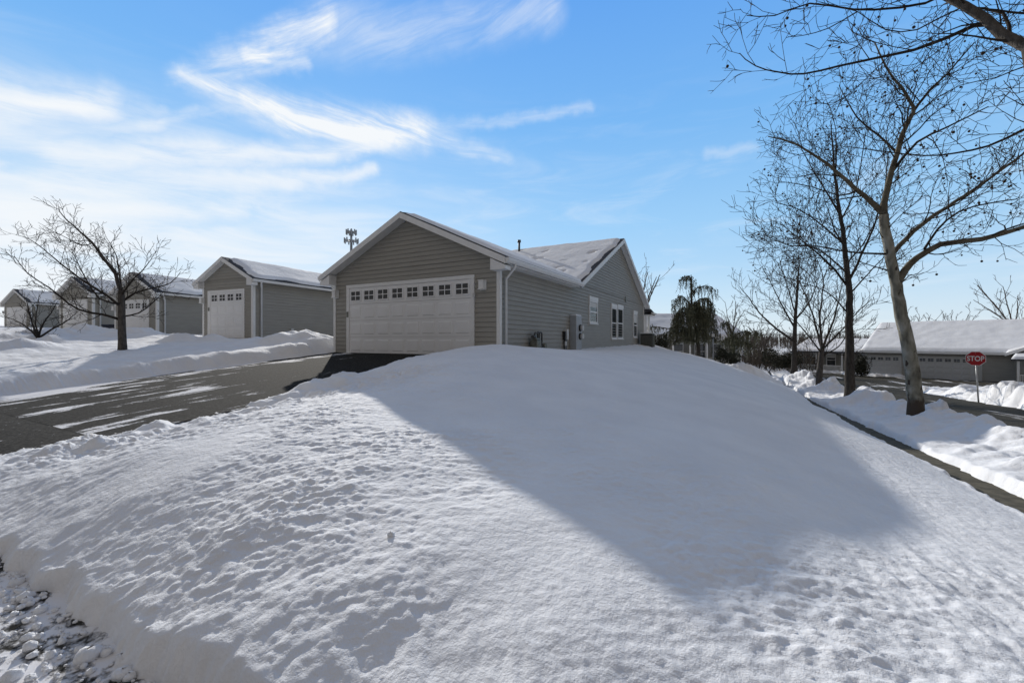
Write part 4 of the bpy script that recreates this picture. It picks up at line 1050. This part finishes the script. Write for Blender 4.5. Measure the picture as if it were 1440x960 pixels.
# ------------------------------------------------------------------ weeping evergreens and shrubs
def strand(mb, r, p, L, w, zmin=-9):
    """a hanging shoot clothed in short needles"""
    n = max(3, int(L/.10)); q = Vector(p); dx, dy = r.gauss(0, .012), r.gauss(0, .012)
    for i in range(n):
        if q.z < zmin: break
        t = i/n; ww = w*(1 - .6*t)
        for k in range(2):
            a = r.uniform(0, 6.28); o = Vector((math.cos(a), math.sin(a), -.55))*ww*r.uniform(.7, 1.4)
            s_ = Vector((-math.sin(a), math.cos(a), 0))*ww*.30
            mb.poly([q - s_, q + s_, q + o + Vector((0, 0, -L/n*.7))])
        q = q + Vector((dx + r.gauss(0, .012), dy + r.gauss(0, .012), -L/n))
def weeping(name, label, px, Y, boughs, trunkpts, seed, mat_, ylow=520):
    r = random.Random(seed); b0 = ground_pt(px, Y)
    root = thing(name, label, 'tree', b0, 0)
    tb = MB(); tp = [b0] + L_(Y, *trunkpts)
    tb.tube([p - b0 for p in tp], [.16 - .13*i/(len(tp)-1) for i in range(len(tp))], 8)
    mb = MB()
    for pts, hang, dens in boughs:
        q = [p - b0 for p in L_(Y, *pts)]
        tb.tube(q, [.05 - .035*i/(len(q)-1) for i in range(len(q))], 5)
        L = sum((q[i+1]-q[i]).length for i in range(len(q)-1))
        for k in range(int(L*dens*1.0)):
            x = r.random()*(len(q)-1); i = min(int(x), len(q)-2); p = q[i].lerp(q[i+1], x - i)
            p = p + Vector((r.gauss(0,.13), r.gauss(0,.13), r.gauss(.02,.05)))
            strand(mb, r, p, hang*(.15 + 1.1*r.random()**1.6), .12, P(px, ylow, Y).z - b0.z + r.gauss(0, .12))
    tb.build('trunk', M['bark_dark'], root); mb.build('foliage', mat_, root)
    return root
B = []
B.append(([(972,440),(972,410),(973,393),(968,388),(960,390),(955,395)], .9, 26))
B.append(([(972,415),(980,405),(990,402),(1000,403),(1006,410)], 1.0, 30))
B.append(([(972,430),(962,418),(955,416),(950,422),(948,432)], 1.5, 34))
B.append(([(972,430),(985,420),(996,420),(1000,428),(1001,440)], 2.2, 44))
B.append(([(972,440),(962,432,.5),(955,438,.9),(950,448,1.1)], 2.0, 44))
B.append(([(972,435),(972,428,-.6),(970,436,-1.2),(968,450,-1.4)], 2.0, 44))
B.append(([(972,430),(980,425,.7),(985,436,1.2),(988,450,1.4)], 2.0, 44))
B.append(([(972,440),(985,430,-.6),(992,436,-1.1),(996,450,-1.3)], 2.2, 44))
B.append(([(972,465),(955,458),(940,462),(928,460),(918,459),(912,461)], .55, 22))
B.append(([(972,470),(950,462,.3),(938,468,.5),(932,476,.5)], 1.0, 40))
B.append(([(972,470),(990,455),(1005,464),(1012,474)], 1.2, 34))
B.append(([(972,472),(960,465,-.4),(948,470,-.6),(940,478,-.6)], 1.0, 40))
B.append(([(978,480),(962,476),(950,480),(944,486)], .6, 40)); B.append(([(978,478),(996,472),(1008,480),(1020,488)], .7, 40))
B.append(([(975,470),(985,462,-.8),(990,470,-1.2)], 1.3, 44)); B.append(([(975,470),(965,462,.8),(960,470,1.2)], 1.3, 44)); B.append(([(972,445),(958,438),(952,444),(947,452)], 1.5, 40)); B.append(([(972,445),(990,438),(1000,446),(1005,456)], 1.6, 40))
B.append(([(972,460),(960,450,-.3),(952,456,-.5),(945,466,-.6)], 1.4, 40))
weeping('weeping_evergreen', 'large ragged weeping evergreen beyond the far corner of the big house', 982, 30, B, [(982,490),(980,470),(973,440),(972,405),(971,390)], 41, M['needle'], 482)
B2 = [([(1030,480),(1027,462),(1022,452),(1018,455),(1016,462)], .8, 34), ([(1030,480),(1038,468),(1048,465),(1055,470)], 1.5, 40), ([(1032,480),(1050,470,.6),(1062,465,.9),(1068,470,1)], 1.0, 34),
      ([(1030,480),(1035,472,-.5),(1040,480,-.8)], 1.6, 40), ([(1030,485),(1022,475,.5),(1016,480,.8)], 1.3, 40), ([(1035,484),(1048,478,-.5),(1056,484,-.8)], 1.2, 40), ([(1030,480),(1030,470),(1028,465)], 1.8, 40)]
weeping('weeping_evergreen', 'smaller weeping evergreen with a nodding tip to the right of the large one', 1034, 33, B2, [(1033,500),(1031,480),(1028,462)], 42, M['needle'])

def leafy(name, label, loc, rad, n, leaf, mat_, seed, cat='shrub', group=None, clumps=14):
    r = random.Random(seed)
    root = thing(name, label, cat, loc, 0, group)
    mb = MB(); cl = []
    for i in range(clumps):
        a = r.uniform(0, 6.28); q = math.sqrt(r.random()); h = r.uniform(.15, .85)
        cl.append((Vector((math.cos(a)*q*rad[0]*.75, math.sin(a)*q*rad[1]*.75, h*rad[2])), r.uniform(.22, .42)))
    for i in range(n):
        c, s = r.choice(cl); d = Vector((r.gauss(0,1), r.gauss(0,1), r.gauss(0,1))).normalized()*s*r.uniform(.75, 1.1)
        p = c + Vector((d.x*rad[0], d.y*rad[1], d.z*rad[2]))
        if p.z < .02: p.z = r.uniform(.02, .15)
        a = Vector((r.gauss(0,1), r.gauss(0,1), r.gauss(0,1))).normalized(); b = a.orthogonal().normalized()
        mb.poly([p - a*leaf*.5, p + b*leaf*.4, p + a*leaf*.6, p - b*leaf*.4])
    mb.build('foliage', mat_, root)
    tb = MB()
    for k in range(5):
        c = cl[k][0]; tb.tube([(c.x*.15, c.y*.15, -.1), (c.x*.5, c.y*.5, c.z*.5), tuple(c)], [.03, .022, .012], 5)
    tb.build('stem', M['bark_dark'], root)
    return root
leafy('shrub', 'dark rounded evergreen shrub below the smaller weeping evergreen', ground_pt(1022, 31), (.95, .8, 1.25), 2600, .10, M['needle_dark'], 51)
leafy('hedge', 'clipped dark hedge by the porch at the far corner of the big house', P(922, 491, 30), (1.0, .9, 1.0), 3600, .07, M['needle_dark'], 52, 'hedge', clumps=26)
leafy('shrub', 'dark leaning evergreen shrub beside the far single garage door', ground_pt(1210, 46), (1.1, .8, 2.4), 2200, .13, M['needle_dark'], 53)
leafy('shrub', 'dark evergreen shrub low in the brown brush behind the farthest street tree', P(1098, 517, 46), (2.0, 1.2, 1.9), 2600, .14, M['needle_dark'], 54)
# brown brush at the back of the field
r = random.Random(61); mb = MB()
for i in range(1500):
    px = r.uniform(1010, 1150); Yb = r.uniform(50, 75); p = P(px, 478, Yb); p.z = -3.7
    h = r.uniform(1.0, 4.3)*(.7 + .3*math.sin(px*.09)) 
    q = [p.copy()]; d = Vector((r.gauss(0,.22), r.gauss(0,.22), 1)).normalized()
    for k in range(4):
        d = (d + Vector((r.gauss(0,.16), r.gauss(0,.16), .05))).normalized(); q.append(q[-1] + d*h/4)
    mb.tube(q, [.03,.026,.022,.018,.012], 3, cap=False)
    for k in range(5):
        s = q[r.randint(1,4)]; d2 = Vector((r.gauss(0,.7), r.gauss(0,.7), .8)).normalized(); mb.tube([s, s + d2*h*.14, s + d2*h*.24 + Vector((0,0,h*.05))], [.016,.012,.008], 3, cap=False)
tag(mb.build('brush', M['brush']), 'tangle of bare brown brush at the back of the field', 'brush', kind='stuff')
# far wooded rise along the horizon
r = random.Random(62); mb = MB()
for i in range(5200):
    az = r.uniform(-.95, .98); D = r.uniform(190, 330); X = math.tan(az)*D; p = Vector((CT*X - ST*D, ST*X + CT*D, -4))
    h = r.uniform(4, 8.5)
    d = Vector((r.gauss(0,.12), r.gauss(0,.12), 1))*h
    mb.tube([p, p + d*.5, p + d], [.14, .12, .05], 3, cap=False)
    for k in range(4):
        s = p + d*r.uniform(.3, .9); e = Vector((r.gauss(0,.6), r.gauss(0,.6), .7)).normalized()*h*r.uniform(.2,.38); mb.tube([s, s + e], [.09, .05], 3, cap=False)
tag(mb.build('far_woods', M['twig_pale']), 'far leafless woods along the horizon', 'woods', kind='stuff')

# lamp post by the walk
p = ground_pt(1003, 27)
lp = thing('lamp_post', 'thin garden lamp post in the snow before the evergreens', 'lamp post', p)
mb = MB(); mb.tube([(0,0,0),(0,0,1.55)], .035, 8); mb.build('pole', M['galv'], lp)
mb = MB(); mb.box((-.09,-.09,1.551),(.09,.09,1.60)); mb.prism([(-.13,-.13,1.82),(.13,-.13,1.82),(.13,.13,1.82),(-.13,.13,1.82)], (0,0,.03)); mb.build('lamp_cap', M['black'], lp)
mb = MB(); mb.box((-.075,-.075,1.601),(.075,.075,1.818)); mb.build('lamp_glass', M['grey_plastic'], lp)

# ------------------------------------------------------------------ sun and sky
LD = Vector((1.823, -1.625, -.985)).normalized(); e = math.asin(-LD.z)
sun = bpy.data.lights.new('sun', 'SUN'); sun.energy = 3.9; sun.angle = R(.53); sun.color = (1, .95, .87)
so = bpy.data.objects.new('sun', sun); COL.objects.link(so); so.rotation_euler = LD.to_track_quat('-Z', 'Y').to_euler(); so.location = (-30, 30, 30)

SKY_FILL = .27  # brightness of the grey fill added to the unseen sky
W = bpy.data.worlds.new('World'); S.world = W; W.use_nodes = True
nt = W.node_tree; N = nt.nodes; LK = nt.links
class E:
    def __init__(s, sock): s.s = sock
    @staticmethod
    def op(kind, *a, clamp=False):
        n = N.new('ShaderNodeMath'); n.operation = kind; n.use_clamp = clamp
        for i, x in enumerate(a):
            if isinstance(x, E): LK.new(x.s, n.inputs[i])
            else: n.inputs[i].default_value = x
        return E(n.outputs[0])
    def __add__(s, o): return E.op('ADD', s, o)
    __radd__ = __add__
    def __sub__(s, o): return E.op('SUBTRACT', s, o)
    def __rsub__(s, o): return E.op('SUBTRACT', o, s)
    def __mul__(s, o): return E.op('MULTIPLY', s, o)
    __rmul__ = __mul__
    def __truediv__(s, o): return E.op('DIVIDE', s, o)
def smooth(x, a, b, lo=0, hi=1):
    n = N.new('ShaderNodeMapRange'); n.interpolation_type = 'SMOOTHSTEP'
    LK.new(x.s, n.inputs['Value']); n.inputs['From Min'].default_value = a; n.inputs['From Max'].default_value = b
    n.inputs['To Min'].default_value = lo; n.inputs['To Max'].default_value = hi
    return E(n.outputs[0])
tc = N.new('ShaderNodeTexCoord')
sp = N.new('ShaderNodeSeparateXYZ'); LK.new(tc.outputs['Generated'], sp.inputs[0])
dx, dy, dz = (E(o) for o in sp.outputs)
az = E.op('ARCTAN2', CT*dx + ST*dy, CT*dy - ST*dx)       # bearing from the street's view of the house
el = E.op('ARCSINE', dz)
def noise(x, y, sc, det=6, rough=.6, dist=0, seed=0):
    c = N.new('ShaderNodeCombineXYZ'); LK.new(x.s, c.inputs[0]); LK.new(y.s, c.inputs[1]); c.inputs[2].default_value = seed
    n = N.new('ShaderNodeTexNoise'); n.inputs['Scale'].default_value = sc; n.inputs['Detail'].default_value = det
    n.inputs['Roughness'].default_value = rough; n.inputs['Distortion'].default_value = dist
    LK.new(c.outputs[0], n.inputs['Vector']); return E(n.outputs[0])
w1 = noise(az, el, 5, 3, .5, 0, 1.3) - .5; w2 = noise(az, el, 5, 3, .5, 0, 4.7) - .5
w3 = noise(az, el, 22, 4, .6, 0, 8.1) - .5; w4 = noise(az, el, 22, 4, .6, 0, 2.9) - .5
A2 = az + w1*.05 + w3*.03; E2 = el + w2*.05 + w4*.03
def ae(px, py):
    X, Z = (px-720)/F, (478-py)/F
    return math.atan(X), math.atan(Z/math.hypot(1, X))
def stroke(p, q, w0, w1, amp):
    (ax, ay), (bx, by) = ae(*p), ae(*q); w0 /= F; w1 /= F
    vx, vy = bx-ax, by-ay; l2 = vx*vx + vy*vy
    h = E.op('ADD', ((A2 - ax)*vx + (E2 - ay)*vy) / l2, 0, clamp=True)
    ddx = A2 - ax - h*vx; ddy = E2 - ay - h*vy
    d = E.op('SQRT', ddx*ddx + ddy*ddy) / (h*(w1 - w0) + w0)
    return smooth(d, 1.0, 0.0)*amp
GA_ = [((258,117),(340,142),14,30,.8),((340,142),(460,172),28,42,.95),((460,172),(600,186),42,34,1.0),((600,186),(715,224),26,12,.6)]
GB_ = [((245,116),(350,80),14,28,.6),((350,80),(455,34),26,34,.9),((262,116),(430,84),9,16,.5),((450,38),(770,18),48,34,.45),((200,182),(350,150),12,9,.4)]
GC_ = [((-60,142),(140,143),46,32,.75),((140,143),(230,160),26,10,.35),((620,178),(830,150),14,10,.32),((80,222),(540,198),36,14,.65),((1000,216),(1062,208),12,8,.28),
       ((60,262),(520,236),34,14,.6),((-40,300),(330,292),40,20,.6),((0,180),(230,184),24,12,.4)]
def fibre(slope, seed, along=3.0, across=22):
    q = el - az*slope + w1*.04; p = az + el*slope
    return noise(p*along, q*across, 1.0, 8, .66, .5, seed)
def group(strokes, fib, lo=.32, hi=.70):
    tot = None
    for a in strokes:
        s_ = stroke(*a); tot = s_ if tot is None else E.op('MAXIMUM', tot, s_)
    f = smooth(fib, lo, hi, .22, 1.2)
    return E.op('MINIMUM', tot*f*(.65 + tot*.6), 1.0)
fib2 = noise(az, el*5.0, 4, 5, .6, .6, 6.6)
ga, gb, gc = group(GA_, fibre(-.22, 3.3), .33, .72), group(GB_, fibre(.42, 5.1)), group(GC_, fibre(.06, 7.7), .26, .64)
wisp = 1 - (1 - ga)*(1 - gb)*(1 - gc)
leftw = smooth(az, .20, -.80); low = smooth(el, .50, .16)
band = leftw*low*smooth(fib2, .32, .64, .30, 1.0)*.86
general = smooth(fib2, .50, .8)*smooth(el, .6, .2)*.26
haze = smooth(el, .17, .0)*(.25 + leftw*.4) + leftw*smooth(el, .42, .05)*.35
alpha = E.op('ADD', 1 - (1 - wisp)*(1 - band)*(1 - general)*(1 - haze), 0, clamp=True)
BG = .13
sky = N.new('ShaderNodeTexSky'); sky.sky_type = 'NISHITA'; sky.sun_disc = False
sky.sun_elevation = e; sky.sun_rotation = math.atan2(-LD.x, -LD.y)
sky.altitude = 100; sky.air_density = 1.0; sky.dust_density = .1; sky.ozone_density = 2.0
def mix(f, a, b):
    m_ = N.new('ShaderNodeMix'); m_.data_type = 'RGBA'
    for k_, x in (('Factor', f), ('A', a), ('B', b)):
        if isinstance(x, tuple): m_.inputs[k_].default_value = (*x, 1)
        elif isinstance(x, float): m_.inputs[k_].default_value = x
        else: LK.new(x.s if isinstance(x, E) else x, m_.inputs[k_])
    return m_.outputs['Result']
rampn = N.new('ShaderNodeValToRGB'); LK.new(el.s, rampn.inputs[0])
els = rampn.color_ramp.elements
stops = [(.0, (.62, .76, .88)), (.10, (.50, .72, .93)), (.25, (.34, .635, .96)), (.45, (.195, .50, .95)), (.70, (.12, .385, .93))]
els[0].position, els[0].color = stops[0][0], (*stops[0][1], 1); els[1].position, els[1].color = stops[-1][0], (*stops[-1][1], 1)
for p_, c_ in stops[1:-1]:
    x = els.new(p_); x.color = (*c_, 1)
sc_ = N.new('ShaderNodeVectorMath'); sc_.operation = 'SCALE'; LK.new(rampn.outputs[0], sc_.inputs[0]); sc_.inputs['Scale'].default_value = 1/BG
clear = mix(.86, sky.outputs[0], sc_.outputs[0])
withcloud = mix(alpha, clear, (.91/BG, .945/BG, .98/BG))
# grey fill added to the unseen sky, overhead and behind, to neutralise the shade
sky_fill = E.op('MAXIMUM', smooth(el, .72, 1.0), smooth(E.op('ABSOLUTE', az), 1.15, 1.7))
full = mix(sky_fill, withcloud, (SKY_FILL*1.03/BG, SKY_FILL*.98/BG, SKY_FILL*.965/BG))
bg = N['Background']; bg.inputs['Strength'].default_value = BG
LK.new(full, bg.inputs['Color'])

# ------------------------------------------------------------------ camera and view
cam = bpy.data.cameras.new('camera'); cam.sensor_width = 36; cam.sensor_fit = 'HORIZONTAL'; cam.lens = 36*F/1440; cam.clip_end = 4000; cam.clip_start = .05
cam.shift_y = -2/1440
co = bpy.data.objects.new('camera', cam); COL.objects.link(co); co.rotation_euler = (math.pi/2, 0, TH)
S.camera = co
S.view_settings.view_transform = 'Standard'; S.view_settings.look = 'None'; S.view_settings.gamma = 1; S.view_settings.use_curve_mapping = False
S.view_settings.exposure = 0.0
S.render.engine = 'CYCLES'
